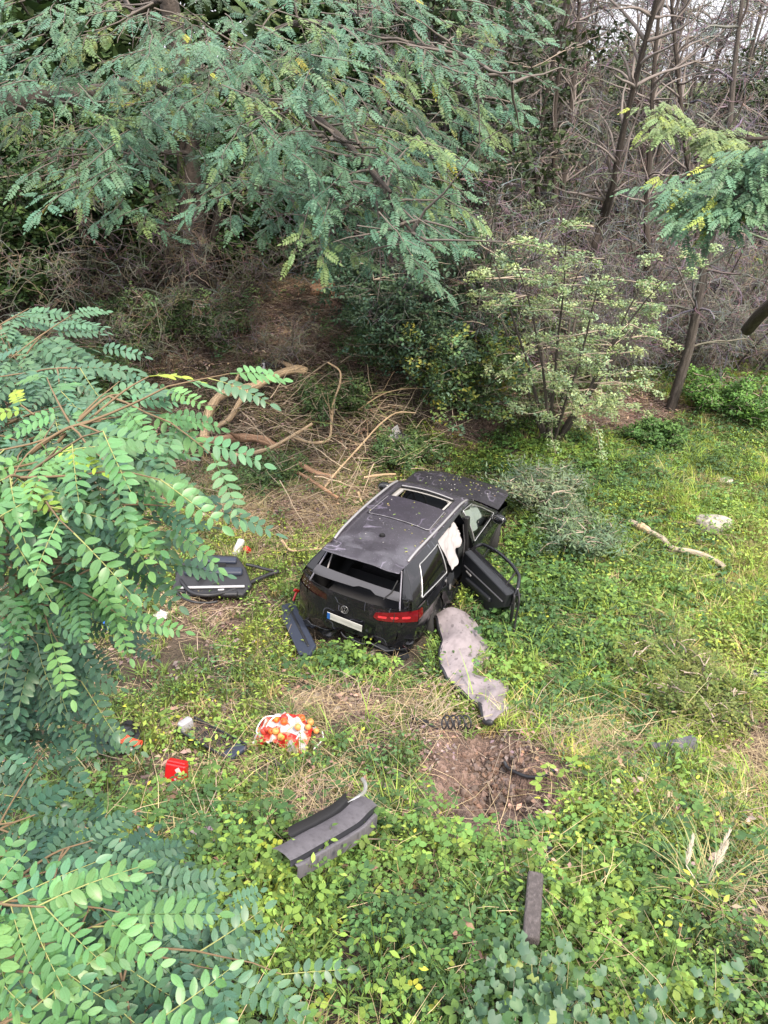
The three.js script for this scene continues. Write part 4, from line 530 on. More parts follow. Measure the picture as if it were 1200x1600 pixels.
// ---------------------------------------------------------------- woody growth
const treeCol = (m, k = 1) => [k, k, k];
function frondGeo(seed, L, pairs, leaf, seg = 3, droop = .28) { // a pinnate leaf along +X
  const R = rng(seed), b = new MB(), y = (t) => -droop * L * t * t; b.col = [.8, .75, .5];
  b.tube([0, .35, .7, 1].map((t) => V(L * t, y(t), 0)), [.0028, .0022, .0018, .001], 3, false);
  const put = (t, a, s) => { const k = .82 + .36 * R(); b.col = [k, k, k]; const d = V(Math.cos(a), -.05 - .25 * R(), Math.sin(a)).normalize(), n = V((R() - .5) * .5 - .2 * droop, 1, -Math.sign(a) * .12 + (R() - .5) * .5).normalize(); leafShape(b, leaf * s, leaf * s * .25, .10 + .1 * R(), .1 * R(), 1, leafM(d, n, V(L * t, y(t), 0)), seg, .55); };
  for (let i = 0; i < pairs; i++) { const t = .16 + .8 * i / pairs, s = .78 + .34 * Math.sin(Math.PI * (i + .8) / pairs); for (const e of [-1, 1]) put(t + .02 * R(), e * (1.25 - .25 * t + .2 * (R() - .5)), s * (.9 + .2 * R())); } put(1, .05, 1);
  return b.geo();
}
const FROND = [1, 2, 3].map((s) => frondGeo(s, .23, 7, .050)), FRONDHI = [4, 5, 6].map((s) => frondGeo(s, .25, 7, .046, 5));
// fronds along a twig; returns the placements
function dress(path, R, step, len, out, col, opt = {}) {
  const total = path.reduce((s, p, i) => i ? s + p.distanceTo(path[i - 1]) : 0, 0), n = Math.max(2, total / step | 0);
  for (let i = 0; i <= n; i++) {
    const t = i / n; if (t < (opt.from ?? .1)) continue; const k = t * (path.length - 1), a = Math.min(path.length - 2, k | 0), p = path[a].clone().lerp(path[a + 1], k - a), d = path[a + 1].clone().sub(path[a]).normalize();
    const side = (i % 2 ? 1 : -1) * mix(1.15, .35, t * t) + (R() - .5) * .6; d.y *= .4; d.applyAxisAngle(V(0, 1, 0), side); d.y += (opt.droop ?? -.25) + (R() - .5) * (opt.vary ?? .5); d.normalize();
    const nrm = V((R() - .5) * (opt.roll ?? .7), 1, (R() - .5) * (opt.roll ?? .7) + (opt.face ?? .35)).normalize();
    out.push({ m: basis(d, nrm, len * (.75 + .5 * R()), p), c: col(R, p), p });
  }
}
function wander(p, d, len, n, R, bend = .3, sag = 0) { const L = [p.clone()], q = p.clone(), e = d.clone(); for (let i = 0; i < n; i++) { e.add(V((R() - .5) * bend, (R() - .5) * bend - sag, (R() - .5) * bend)).normalize(); q.addScaledVector(e, len / n); L.push(q.clone()); } return L; }
const taper = (n, a, b) => Array.from({ length: n }, (_, i) => mix(a, b, i / (n - 1)));
const randDir = (R) => { const a = R() * 6.283, y = R() * 2 - 1, r = Math.sqrt(1 - y * y); return V(Math.cos(a) * r, y, Math.sin(a) * r); };

// ---- the big locust on the bank
{
  const R = rng(101), trunkBase = hit(312, 478), tree = tag(base('locust_tree', trunkBase), 'large old locust tree with blue green leaves spreading over the bank', 'tree'), rel = (p) => p.clone().sub(trunkBase), wood = new MB(), limbs = [];
  const td = depthOf(trunkBase), limb = (list, r0, r1, name = 'limb') => { const L = curve(list.map(([x, y, d]) => at(x, y, td - (td - d) * 1.55)), list.length * 5); limbs.push(L); const b = new MB(); b.tube(L.map(rel), L.map((_, i) => mix(r0, r1, i / (L.length - 1)) * (1 + .14 * noise(i * .7, r0 * 90))), 9); mesh(name, b.geo(), M.barkDark, tree); return L; };
    limb([[312, 490, td], [305, 400, td - .3], [296, 270, td - .7], [288, 140, td - 1.2], [272, 40, td - 1.6], [240, -80, td - 2]], .34, .16, 'trunk');
  limb([[300, 470, td], [330, 380, td - .2], [345, 300, td - .5]], .13, .07, 'trunk'); limb([[280, 475, td - .1], [262, 400, td - .4], [250, 330, td - .6], [215, 240, td - 1.2]], .12, .05, 'trunk');
  limb([[292, 150, td - 1.1], [220, 130, td - 2.2], [150, 148, td - 3.6], [60, 152, td - 4.6], [-40, 172, td - 5.2]], .11, .16);
  limb([[284, 130, td - 1.3], [255, 85, td - 1.9], [238, 50, td - 2.4], [225, -20, td - 2.8]], .11, .05); limb([[292, 150, td - 1.1], [345, 142, td - 2], [410, 158, td - 3], [475, 176, td - 4], [520, 205, td - 4.8], [575, 260, td - 5.5], [610, 300, td - 6]], .10, .022);
  limb([[288, 120, td - 1.4], [350, 110, td - 2], [385, 78, td - 2.6], [440, 45, td - 3.2], [480, 34, td - 3.8], [560, 48, td - 4.6]], .09, .03); limb([[400, 158, td - 2.9], [385, 110, td - 2.8], [383, 70, td - 2.6]], .06, .05); limb([[470, 176, td - 4], [470, 150, td - 3.9], [500, 210, td - 4.9], [560, 225, td - 5.6]], .04, .015); limb([[300, 300, td - .7], [350, 290, td - 2], [420, 296, td - 3.2], [455, 296, td - 4]], .07, .03); limb([[190, -10, td - 3], [210, 18, td - 3.4], [250, 0, td - 4]], .05, .05);
  limb([[300, 240, td - .8], [220, 235, td - 2.4], [150, 232, td - 3.8]], .06, .02); limb([[560, 48, td - 4.6], [650, 70, td - 5.2], [730, 90, td - 5.6], [800, 130, td - 5.8]], .035, .012); limb([[575, 260, td - 5.5], [620, 330, td - 5.8], [660, 385, td - 6]], .03, .012);
  // crown: sprays of fronds round these places [px, py, depth, radius in pixels, sprays]
  const blobs = []; const B = (x, y, d, r, n) => blobs.push([x, y, d, r, n]);
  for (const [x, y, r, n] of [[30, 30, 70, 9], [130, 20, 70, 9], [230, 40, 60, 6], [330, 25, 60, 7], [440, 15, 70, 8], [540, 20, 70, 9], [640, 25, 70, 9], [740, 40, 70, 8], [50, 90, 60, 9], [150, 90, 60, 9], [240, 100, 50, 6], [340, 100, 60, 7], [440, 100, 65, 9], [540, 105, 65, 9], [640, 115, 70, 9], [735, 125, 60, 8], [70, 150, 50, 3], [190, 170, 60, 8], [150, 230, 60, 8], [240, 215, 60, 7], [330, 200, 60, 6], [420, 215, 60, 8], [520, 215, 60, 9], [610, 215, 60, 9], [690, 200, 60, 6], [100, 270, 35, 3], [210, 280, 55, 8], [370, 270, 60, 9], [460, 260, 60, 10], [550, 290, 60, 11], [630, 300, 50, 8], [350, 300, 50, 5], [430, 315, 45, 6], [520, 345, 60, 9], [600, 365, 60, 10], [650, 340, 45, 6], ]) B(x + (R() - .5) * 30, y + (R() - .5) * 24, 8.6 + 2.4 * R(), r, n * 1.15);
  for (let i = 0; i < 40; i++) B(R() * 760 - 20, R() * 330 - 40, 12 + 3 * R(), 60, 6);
  const out = [[], [], []], tw = new MB(); tw.col = [.13, .11, .095];
  for (const [x, y, d, r, n] of blobs) for (let k = 0; k < n; k++) {
    const a = R() * 6.283, q = Math.sqrt(R()) * r * 1.0, dd = d + (R() - .5) * 1.4, p = at(x + Math.cos(a) * q, y + Math.sin(a) * q * .85, dd), dir = V((x - 300) / 420 + (R() - .5) * 1.6, -.12 + .3 * (R() - .5), .7 + (R() - .5) * 1.4).normalize(), path = wander(p, dir, .45 + .35 * R(), 4, R, .35, .10);
    const tone = R(), back = d > 11.4; const base0 = back ? (tone < .35 ? [.12, .16, .04] : [.035, .075, .032]) : (tone < .12 ? [.14, .22, .08] : [.080, .172, .102]);  // back fronds: crown shade put into the colour, some yellow-green as if backlit
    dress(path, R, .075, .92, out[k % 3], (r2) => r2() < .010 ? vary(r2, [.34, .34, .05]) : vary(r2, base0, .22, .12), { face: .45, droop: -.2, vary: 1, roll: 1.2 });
    tw.tube(path.map(rel), [.009, .008, .006, .005, .003], 3, false);
  }
  for (const L of limbs) for (let i = 2; i < L.length; i += 2) for (let e = 0; e < 2; e++) { const d = randDir(R); d.y *= .5; tw.tube(wander(L[i], d.normalize(), .6 + 1.2 * R(), 5, R, .6, .03).map(rel), [.022, .016, .012, .008, .006, .003], 4, false); }
  mesh('twigs', tw.geo(), M.twig, tree).userData.kind = 'stuff';
  out.forEach((o, i) => inst('foliage', FROND[i], M.waxyV, o.map((e) => ({ m: e.m.premultiply(new THREE.Matrix4().makeTranslation(-trunkBase.x, -trunkBase.y, -trunkBase.z)), c: e.c })), tree));
}
// ---- leafless shrubs and thin trees of the thicket
function bareGeo(seed, h, stems, spread, twigs, tone) {
  const R = rng(seed), a = new MB(), b = new MB(), col = (k) => tone.map((c) => c * k * (.75 + .5 * R()));
  for (let s = 0; s < stems; s++) {
    const ang = R() * 6.283, lean = stems > 1 ? spread * (.25 + .6 * R()) : .05, d = V(Math.cos(ang) * lean, 1, Math.sin(ang) * lean).normalize(), H0 = h * (.7 + .35 * R()), p0 = V(Math.cos(ang) * .12 * stems * R(), -.15, Math.sin(ang) * .12 * stems * R()), r0 = h * (stems > 1 ? .0075 : .012), path = wander(p0, d, H0, 10, R, .16, stems > 1 ? .02 : 0);
    a.col = [1, 1, 1]; a.tube(path, taper(11, r0, r0 * .25), 6);
    const nb = stems > 1 ? (stems < 6 ? 16 : 10) : 26;
    for (let k = 0; k < nb; k++) {
      const i = 2 + (R() * 8.9 | 0), q = path[Math.min(i, 10)], e = randDir(R); e.y = Math.abs(e.y) * .6 - .05; e.normalize(); const L = h * spread * (.22 + .28 * R()) * (1.2 - i / 14), br = wander(q, e, L, 6, R, .5, .05); b.col = col(1); b.tube(br, taper(7, r0 * (stems > 1 ? .42 : .25), r0 * .12), 4, false);
      for (let t = 0; t < twigs; t++) { const w = br[1 + (R() * 5.9 | 0)], f = randDir(R).addScaledVector(e, .7); f.y -= .1; f.normalize(); const tp = wander(w, f, L * (.3 + .45 * R()), 4, R, .65, .06); b.col = col(1.15); b.tube(tp, taper(5, .0085, .005), 3, false); for (let u = 0; u < 3; u++) b.tube(wander(tp[1 + (R() * 3.9 | 0)], randDir(R), L * (.12 + .2 * R()), 2, R, .6, .05), [.0062, .005, .0034], 3, false); }
    }
  }
  return [a.geo(), b.geo()];
}
const greyTone = [.165, .152, .142], tanTone = [.15, .135, .105];
const bareKinds = { bush: bareGeo(11, 4.2, 8, .9, 9, greyTone), bush2: bareGeo(12, 3.6, 9, 1.1, 9, greyTone), tall: bareGeo(13, 8.5, 5, .46, 15, greyTone), tall2: bareGeo(14, 9.5, 4, .44, 17, greyTone), thin: bareGeo(15, 11, 1, .30, 6, greyTone), low: bareGeo(16, 2.4, 9, 1.3, 6, tanTone), low2: bareGeo(17, 2.8, 8, 1.1, 6, tanTone) };
const protoOf = {};
function bare(kind, name, label, cat, px, py, scale, turn, group, lean = 0) {
  const p = hit(px, py); let o; const key = kind + name;
  if (protoOf[key]) { o = protoOf[key].clone(); o.name = numbered(name); scene.add(o); o.position.copy(p); } else { o = base(name, p); mesh('trunk', bareKinds[kind][0], M.barkGrey, o); mesh('twigs', bareKinds[kind][1], M.twig, o).userData.kind = 'stuff'; protoOf[key] = o; }
  o.rotation.set(0, turn, lean); o.scale.setScalar(scale); o.userData = {}; return tag(o, label, cat, group);
}
{
  const R = rng(202);
  for (const [x, y, s] of [[655, 520, .8], [730, 530, .9], [800, 560, .85], [880, 560, .95], [960, 560, 1], [1010, 585, .9], [1085, 570, 1], [1135, 575, .9], [1190, 560, 1], [905, 590, .7], [1060, 540, 1.1], [1150, 520, 1.1], [780, 500, 1], [700, 480, 1]]) bare(R() < .5 ? 'bush' : 'bush2', 'bare_shrub', 'tangled leafless grey shrub at the edge of the thicket behind the car', 'shrub', x, y, s * (.9 + .25 * R()), R() * 6, 'leafless shrubs along the front of the thicket');
  for (const [x, y, s] of [[630, 440, .9], [690, 445, .9], [760, 450, 1], [830, 460, 1], [880, 470, 1], [930, 470, 1.05], [990, 480, 1.1], [1040, 460, 1.1], [1100, 470, 1.1], [1160, 470, 1.1], [1215, 480, 1.1], [960, 430, 1.2], [1090, 420, 1.2], [850, 425, 1.1], [780, 420, 1], [1180, 420, 1.2]]) bare(R() < .5 ? 'tall' : 'tall2', 'bare_tree', 'thin leafless tree with dense grey twigs in the thicket', 'tree', x, y, s * (.85 + .3 * R()), R() * 6, 'leafless trees inside the thicket');
  bare('thin', 'dead_tree', 'straight dead tree rising from reddish litter right of the pale green bush', 'tree', 1042, 642, .95, 1, null, .01); bare('thin', 'tall_tree', 'tallest dark bare tree with thick trunk reaching into the white sky', 'tree', 967, 432, 1.7, 2.2, null, -.01); bare('thin', 'bare_tree', 'slim grey tree leaning right in the upper corner of the thicket', 'tree', 1118, 430, 1.25, 4, null, -.09); bare('thin', 'bare_tree', 'slim bare tree between the tall dark tree and the leaning tree', 'tree', 1045, 425, 1.3, 3, null, -.02);
  // dark upright trunks that stand out in the gap
  const tk = (list, r, label) => { const L = [hit(list[0][0], 535), ...list.map(([x, y, d]) => at(x, y, d - 6))]; { const a = L[L.length - 2], e = L[L.length - 1], u = e.clone().sub(a).normalize(); for (let k = 0; k < 3; k++) { u.x += .08 * (R() - .5); u.z += .05; L.push(L[L.length - 1].clone().addScaledVector(u, 1.6)); } } const p = L[0].clone(), o = tag(base('dark_trunk_tree', p), label, 'tree'); const path = curve(L, 28).map((q) => q.sub(p)); mesh('trunk', new MB().tube(path, path.map((_, i) => mix(r * .48, .02, (i / 28) ** 1.1) * (1 + .2 * noise(i * .6, r * 80))), 8).geo(), M.barkDark, o); const tw = new MB(); tw.col = [.2, .17, .155]; for (let i = 0; i < 44; i++) { const d = randDir(R); d.y = Math.abs(d.y) * 1.2 + .1; tw.tube(wander(path[10 + (R() * 18 | 0)], d.normalize(), .8 + 1.6 * R(), 6, R, .5, .02), taper(7, r * .15, .004), 4, false); } mesh('branches', tw.geo(), M.twig, o).userData.kind = 'stuff'; };
  tk([[668, 430, 24], [680, 340, 23.5], [690, 230, 23], [684, 120, 22.5]], .24, 'dark upright trunk nearest the locust crown in the gap'); tk([[722, 420, 25], [722, 350, 24.6], [735, 250, 24], [745, 130, 23.5]], .20, 'dark trunk second from the locust crown in the gap'); tk([[750, 385, 26], [768, 320, 25.6], [782, 240, 25], [790, 100, 24]], .28, 'dark trunk leaning right in the bright gap'); tk([[776, 385, 27], [784, 320, 26.6], [775, 230, 26]], .18, 'short dark trunk crossing the leaning trunk in the gap');
  tk([[843, 390, 25], [842, 330, 24.8], [838, 250, 24], [860, 120, 23]], .16, 'thin dark trunk left of a twin trunk in the bright gap'); tk([[866, 385, 25], [868, 300, 24.8], [866, 180, 24], [880, 60, 23]], .19, 'left trunk of the close twin trunks'); tk([[880, 385, 25.4], [880, 300, 25], [890, 190, 24.4]], .17, 'right trunk of the close twin trunks'); tk([[925, 395, 24], [940, 350, 23.8], [955, 300, 23], [975, 200, 22]], .26, 'thick dark trunk slanting right in the middle of the thicket'); tk([[1012, 395, 26], [1010, 330, 25.6], [1016, 230, 25]], .22, 'dark trunk close behind the dead tree'); tk([[1092, 400, 27], [1086, 330, 26.6], [1070, 220, 26]], .22, 'dark trunk deep in the right side of the thicket');
  { const o = tag(base('leaning_trunk', hit(1160, 500)), 'brown leaning tree trunk cut off by the right edge of the picture', 'tree'); const p = o.position, L = [[1168, 515, 16], [1190, 490, 15], [1225, 460, 14]].map(([x, y, d]) => at(x, y, d).sub(p)); mesh('trunk', new MB().tube(curve(L, 14), .13, 9).geo(), M.barkDark, o); }
  for (const [x, y, s] of [[110, 500, 1.0], [240, 500, 1.0], [150, 560, .8], [200, 450, 1.2], [330, 480, .9], [120, 430, 1.2], [430, 560, .6], [260, 560, .7]]) bare(R() < .5 ? 'low' : 'low2', 'bramble_bush', 'tangled dry tan bramble bush in the shade under the locust tree', 'shrub', x, y, s * (.9 + .3 * R()), R() * 6, 'dry bramble bushes under the locust tree');
}
// ---- leafy shrubs
const clumpGeo = (seed, n, L, wd, r) => { const R = rng(seed), b = new MB(); for (let i = 0; i < n; i++) { const k = .7 + .6 * R(); b.col = [k, k, k * (.8 + .3 * R())]; const o = randDir(R).multiplyScalar(r * Math.cbrt(R())); o.y *= .6; const d = randDir(R); d.y *= .5; leafShape(b, L * (.6 + .7 * R()), L * wd, .2 * R(), .2 * R(), 1, leafM(d.normalize(), V((R() - .5) * 1.3, 1, (R() - .5) * 1.3).normalize(), o), 3); } return b.geo(); };
const CL_SMALL = clumpGeo(1, 16, .045, .26, .13), CL_MID = clumpGeo(2, 12, .075, .25, .16), CL_BIG = clumpGeo(3, 12, .16, .27, .32), CL_FAR = clumpGeo(4, 16, .34, .3, .62), CL_NARROW = clumpGeo(5, 14, .085, .13, .16);
function bush(name, label, cat, px, py, h, opt) { // stems with sprays of leaf clumps along arching branches
  const R = rng(opt.seed), p0 = hit(px, py), o = tag(base(name, p0), label, cat, opt.group), st = new MB(), br = new MB(), out = []; st.col = [1, 1, 1]; br.col = [.42, .34, .27];
  for (let s = 0; s < opt.stems; s++) {
    const a = s / opt.stems * 6.283 + R(), l = opt.lean * (.4 + .8 * R()), path = wander(V(Math.cos(a) * .08, -.1, Math.sin(a) * .08), V(Math.cos(a) * l + (opt.dx || 0), 1, Math.sin(a) * l).normalize(), h * (.75 + .35 * R()), 9, R, .14, opt.sag || .02); st.tube(path, taper(10, h * .009, .006), 6);
    for (let k = 0; k < opt.branches; k++) {
      const i = 2 + (R() * 7.9 | 0), b = R() * 6.283, e = V(Math.cos(b), opt.tier ? .05 : .35, Math.sin(b)).normalize(), L = opt.reach * (.4 + .7 * R()) * (1.25 - i / 12), q = wander(path[i], e, L, 6, R, .35, opt.tier ? .03 : .06); br.tube(q, taper(7, .012, .004), 4, false);
      for (let c = 0; c < opt.clumps; c++) { const t = .2 + .8 * Math.sqrt(R()), u = t * 6, j = Math.min(5, u | 0), pt = q[j].clone().lerp(q[j + 1], u - j).add(randDir(R).multiplyScalar(opt.fuzz ?? .12)), m = new THREE.Matrix4().compose(pt, new THREE.Quaternion().setFromEuler(new THREE.Euler((R() - .5) * .7, R() * 6.28, (R() - .5) * .7)), V(1, 1, 1).multiplyScalar((opt.size ?? 1) * (.7 + .6 * R()))); const col = opt.cols[R() * opt.cols.length | 0]; out.push({ m, c: vary(R, col, .28, .12) }); }
    }
  }
  mesh('trunk', st.geo(), M.barkGrey, o); mesh('branches', br.geo(), M.twig, o).userData.kind = 'stuff'; inst('foliage', opt.geo, opt.mat || M.leafV, out, o); return o;
}
bush('pale_leaf_bush', 'tall loose bush with pale green tiers of leaves against the thicket', 'shrub', 862, 690, 4.9, { seed: 301, stems: 13, lean: .62, branches: 14, reach: 1.5, clumps: 15, geo: CL_MID, cols: [[.33, .43, .24], [.40, .50, .31], [.26, .36, .18]], tier: true, fuzz: .07, size: .72 });
bush('dark_shrub', 'dense blue green shrub hanging over the bank behind the car', 'shrub', 655, 600, 3.5, { seed: 302, stems: 11, lean: .55, branches: 16, reach: 1.3, clumps: 9, geo: CL_MID, cols: [[.10, .18, .125], [.12, .20, .135], [.085, .155, .09]], fuzz: .2, size: 1.15 });
bush('dark_shrub', 'dark green shrub in front of the locust foliage above the soil slope', 'shrub', 610, 520, 3.2, { seed: 312, stems: 10, lean: .6, branches: 13, reach: 1.2, clumps: 9, geo: CL_MID, cols: [[.08, .145, .09], [.095, .165, .10]], fuzz: .22, size: 1.2 });
bush('dark_shrub', 'mid green shrub with some yellow leaves between the blue green shrub and pale bush', 'shrub', 730, 650, 2.7, { seed: 303, stems: 10, lean: .5, branches: 13, reach: 1.1, clumps: 9, geo: CL_MID, cols: [[.12, .21, .09], [.15, .24, .08], [.12, .20, .12], [.27, .29, .07]], fuzz: .18, size: 1.1 });
bush('narrow_leaf_shrub', 'grey green narrow leaved shrub right of the car bonnet', 'shrub', 850, 800, 1.0, { seed: 304, stems: 9, lean: .9, branches: 7, reach: .8, clumps: 5, geo: CL_NARROW, cols: [[.18, .24, .17], [.15, .21, .14], [.21, .27, .17]], fuzz: .12, size: 1 });
bush('narrow_leaf_shrub', 'second grey green narrow leaved shrub nearer the open car door', 'shrub', 905, 850, .8, { seed: 305, stems: 8, lean: .9, branches: 7, reach: .7, clumps: 5, geo: CL_NARROW, cols: [[.15, .22, .14], [.12, .19, .11]], fuzz: .12, size: 1 });
bush('nettle_clump', 'tall bright green nettles beside the dead tree', 'plant', 1120, 640, 1.2, { seed: 306, stems: 20, lean: .9, branches: 6, reach: .5, clumps: 4, geo: CL_MID, cols: [[.12, .25, .05], [.09, .20, .05]], fuzz: .12, size: 1 }); bush('nettle_clump', 'spreading green nettles at the right edge in front of the thicket', 'plant', 1190, 660, 1.1, { seed: 307, stems: 18, lean: .9, branches: 6, reach: .5, clumps: 4, geo: CL_MID, cols: [[.13, .27, .05], [.10, .21, .05]], fuzz: .12, size: 1.05 }); bush('nettle_clump', 'low green nettles left of the tall nettles on the reddish litter', 'plant', 1020, 700, .7, { seed: 308, stems: 16, lean: .8, branches: 6, reach: .4, clumps: 6, geo: CL_MID, cols: [[.09, .19, .05], [.07, .15, .04]], fuzz: .1, size: .95 });
for (const [i, [x, y, h, l]] of [[30, 500, 3.6, 'dark evergreen bush in deep shade at the left picture edge'], [80, 450, 4.4, 'dark leafy bush under the thick left limb of the locust'], [190, 440, 3.6, 'dark bush behind the brambles left of the locust trunk'], [420, 430, 3.6, 'dark leafy bush right of the locust trunk'], [510, 420, 4, 'green bush behind the log at the top of the soil slope'], [350, 380, 4, 'shaded bush close behind the locust trunk'], [570, 420, 4.4, 'tall green bush below the right end of the locust crown']].entries()) bush('shade_bush', l, 'shrub', x, y, h, { seed: 320 + i, stems: 10, lean: .5, branches: 13, reach: 1.5, clumps: 11, geo: CL_MID, cols: [[.05, .105, .035], [.06, .125, .045], [.08, .14, .04]], fuzz: .3, size: 1.9 });
for (const [i, [x, y, h, l]] of [[70, 600, 1.5, 'low green bush at the left edge in front of the brambles'], [160, 620, 1.3, 'low green bush between the left edge and the cut branches'], [230, 560, 1.7, 'loose green bush at the foot of the locust trunk'], [330, 545, 1.5, 'loose green bush just above the thickest cut limb'], [520, 640, .9, 'small green shoots growing up through the cut branches'], [420, 760, .7, 'small green shoots at the near edge of the brushwood'], [590, 560, 1.3, 'loose green bush right of the cut branches below the dark shrub'], [640, 720, .7, 'small green shoots in front of the car bonnet']].entries()) bush('green_bush', l, 'shrub', x, y, h, { seed: 350 + i, stems: 9, lean: .8, branches: 8, reach: .7, clumps: 6, geo: CL_SMALL, cols: [[.10, .17, .06], [.13, .20, .07], [.08, .15, .06]], fuzz: .18, size: 1.3 });
for (const [i, [x, y, h, l]] of [[690, 450, 6, 'sparse leafy tree in the thicket beside the locust crown'], [790, 440, 6.5, 'sparse leafy tree among the dark trunks of the thicket'], [885, 440, 7, 'sparse leafy tree behind the close twin trunks'], [985, 450, 7.5, 'sparse leafy tree behind the tallest dark tree'], [1080, 450, 7, 'sparse leafy tree behind the yellowing locust branch'], [1180, 450, 7.5, 'sparse leafy tree at the right end of the thicket']].entries()) bush('thicket_tree', l, 'tree', x, y, h, { seed: 370 + i, stems: 4, lean: .25, branches: 22, reach: 2.1, clumps: 9, geo: CL_MID, cols: [[.05, .085, .035], [.07, .11, .045], [.045, .07, .03]], fuzz: .4, size: 1.9 });
bush('yellow_green_bush', 'small bush with yellow green leaves at the right edge below the leaning trunk', 'shrub', 1185, 520, 2.2, { seed: 331, stems: 8, lean: .6, branches: 9, reach: .8, clumps: 8, geo: CL_MID, cols: [[.13, .22, .04], [.10, .18, .04], [.25, .25, .04]], fuzz: .2, size: 1 });
bush('weed_clump', 'rounded olive weed clump on the meadow right of the bare soil', 'plant', 1090, 1115, .62, { seed: 332, stems: 24, lean: 1.1, branches: 5, reach: .4, clumps: 4, geo: CL_SMALL, cols: [[.15, .20, .05], [.19, .22, .06], [.12, .17, .04]], fuzz: .1, size: .85 }); bush('weed_clump', 'larger bushy olive weed above the dark grey plastic flap', 'plant', 1040, 1060, .6, { seed: 333, stems: 24, lean: 1.2, branches: 5, reach: .45, clumps: 4, geo: CL_SMALL, cols: [[.16, .21, .05], [.20, .23, .06]], fuzz: .1, size: .85 });
// ---- the locust branch reaching in from the right, part yellow
{
  const R = rng(404), p0 = at(1240, 300, 10), o = tag(base('locust_branch', p0), 'locust branch with green and yellow leaves reaching in at the right edge', 'tree branch'), out = [[], [], []], paths = [[[1290, 190, 9.4], [1200, 240, 9.6], [1140, 250, 9.8], [1060, 280, 10], [1050, 300, 10]], [[1260, 260, 9.4], [1180, 290, 9.6], [1110, 300, 9.8], [1055, 330, 9.9]], [[1250, 215, 10.4], [1150, 215, 10.6], [1080, 195, 10.8], [1020, 160, 11]], [[1230, 300, 9.2], [1170, 300, 9.3], [1120, 330, 9.4]], [[1250, 230, 9], [1200, 225, 9.2], [1130, 270, 9.4]]];
  for (const [k, P] of paths.entries()) { const L = curve(P.map(([x, y, d]) => at(x, y, d)), 16); mesh('bough', new MB().tube(L.map((p) => p.clone().sub(p0)), taper(17, .035, .008), 6).geo(), M.barkDark, o); for (let i = 4; i < 17; i++) for (let e = 0; e < 3; e++) { const d = randDir(R); d.y = d.y * .3 - .1; d.z += .4; const tw = wander(L[i], d.normalize(), .35 + .3 * R(), 4, R, .4, .1); dress(tw, R, .085, .95, out[i % 3], (r, p) => { const [x] = proj(p.x, p.y, p.z); return r() < (x < 1120 ? .12 : .04) ? vary(r, [.30, .37, .07]) : vary(r, k === 2 ? [.17, .24, .09] : [.10, .20, .11], .22); }, { face: .45 }); } }
  out.forEach((l, i) => inst('foliage', FROND[i], M.waxyV, l.map((e) => ({ m: e.m.premultiply(new THREE.Matrix4().makeTranslation(-p0.x, -p0.y, -p0.z)), c: e.c })), o));
}
// ---- trees standing farther back, a hedge line and a house beyond the field
{
  const R = rng(505); let proto = null;
  const far = (x, z, h, label, group, dark) => {
    const y = H(x, z), o = base('background_tree', V(x, y, z)), r = h * .33, out = []; const st = new MB(); st.tube(wander(V(0, -.2, 0), V(.05, 1, 0).normalize(), h * .8, 8, R, .12), taper(9, h * .02, h * .006), 7); for (let i = 0; i < 16; i++) { const d = randDir(R); d.y = Math.abs(d.y) * .7 + .2; st.tube(wander(V(0, h * (.25 + .4 * R()), 0), d.normalize(), r * 1.1, 5, R, .3), taper(6, h * .008, .02), 5, false); } mesh('trunk', st.geo(), M.barkDark, o);
    for (let i = 0; i < h * 42; i++) { const d = randDir(R), k = Math.cbrt(R()) * (.75 + .35 * noise(d.x * 2.2 + x, d.y * 2.2, d.z * 2.2)), p = V(d.x * r * k * 1.15, h * .58 + d.y * h * .42 * k, d.z * r * k * 1.15); out.push({ m: new THREE.Matrix4().compose(p, new THREE.Quaternion().setFromEuler(new THREE.Euler((R() - .5), R() * 6.28, (R() - .5))), V(1, 1, 1).multiplyScalar(.7 + .6 * R())), c: vary(R, dark ? [.06, .105, .035] : [.11, .16, .05], .3) }); }
    inst('foliage', CL_FAR, M.leafV, out, o); tag(o, label, 'tree', group);
  };
  for (const [x, z, h] of [[-15, -26, 13], [-10.5, -29, 14], [-6.5, -26, 12], [-3, -30, 13], [.6, -27, 11], [-19, -31, 14], [4, -33, 10], [-12, -22, 8], [-7.8, -21.5, 7], [-1.4, -23, 7]]) far(x, z, h, 'leafy tree standing on the bank behind the locust', 'leafy trees behind the locust', true);
  for (const [x, z, h] of [[3, -54, 9], [9, -50, 8.5], [15, -56, 9.5], [20, -49, 8], [26, -54, 9], [32, -52, 9], [12, -62, 11], [38, -58, 11], [46, -66, 10], [-6, -70, 12], [2, -95, 10]]) far(x, z, h, 'distant round tree beyond the bright field', 'distant trees beyond the field', false);
  { const o = tag(base('house', V(17.3, H(17.3, -84) + .6, -84), .3), 'distant white house with red roof glimpsed through the thicket', 'house'), wall = new THREE.MeshStandardMaterial({ color: rgb(.7, .66, .64), roughness: .9 }), roofM = new THREE.MeshStandardMaterial({ color: rgb(.42, .07, .06), roughness: .85 }); mesh('wall', new THREE.BoxGeometry(7, 3.4, 6), wall, o).position.y = 1.7; const s = new THREE.Shape([[-4, 0], [4, 0], [0, 2.6]].map(([a, b]) => new THREE.Vector2(a, b))); const g = new THREE.ExtrudeGeometry(s, { depth: 6.6, bevelEnabled: false }); g.translate(0, 3.41, -3.3); mesh('roof', g, roofM, o); for (const x of [-2, 1.6]) { const w = mesh('window', new THREE.BoxGeometry(1.1, 1.3, .1), new THREE.MeshStandardMaterial({ color: rgb(.05, .06, .07), roughness: .2 }), o); w.position.set(x, 1.8, 3.02); } }
}
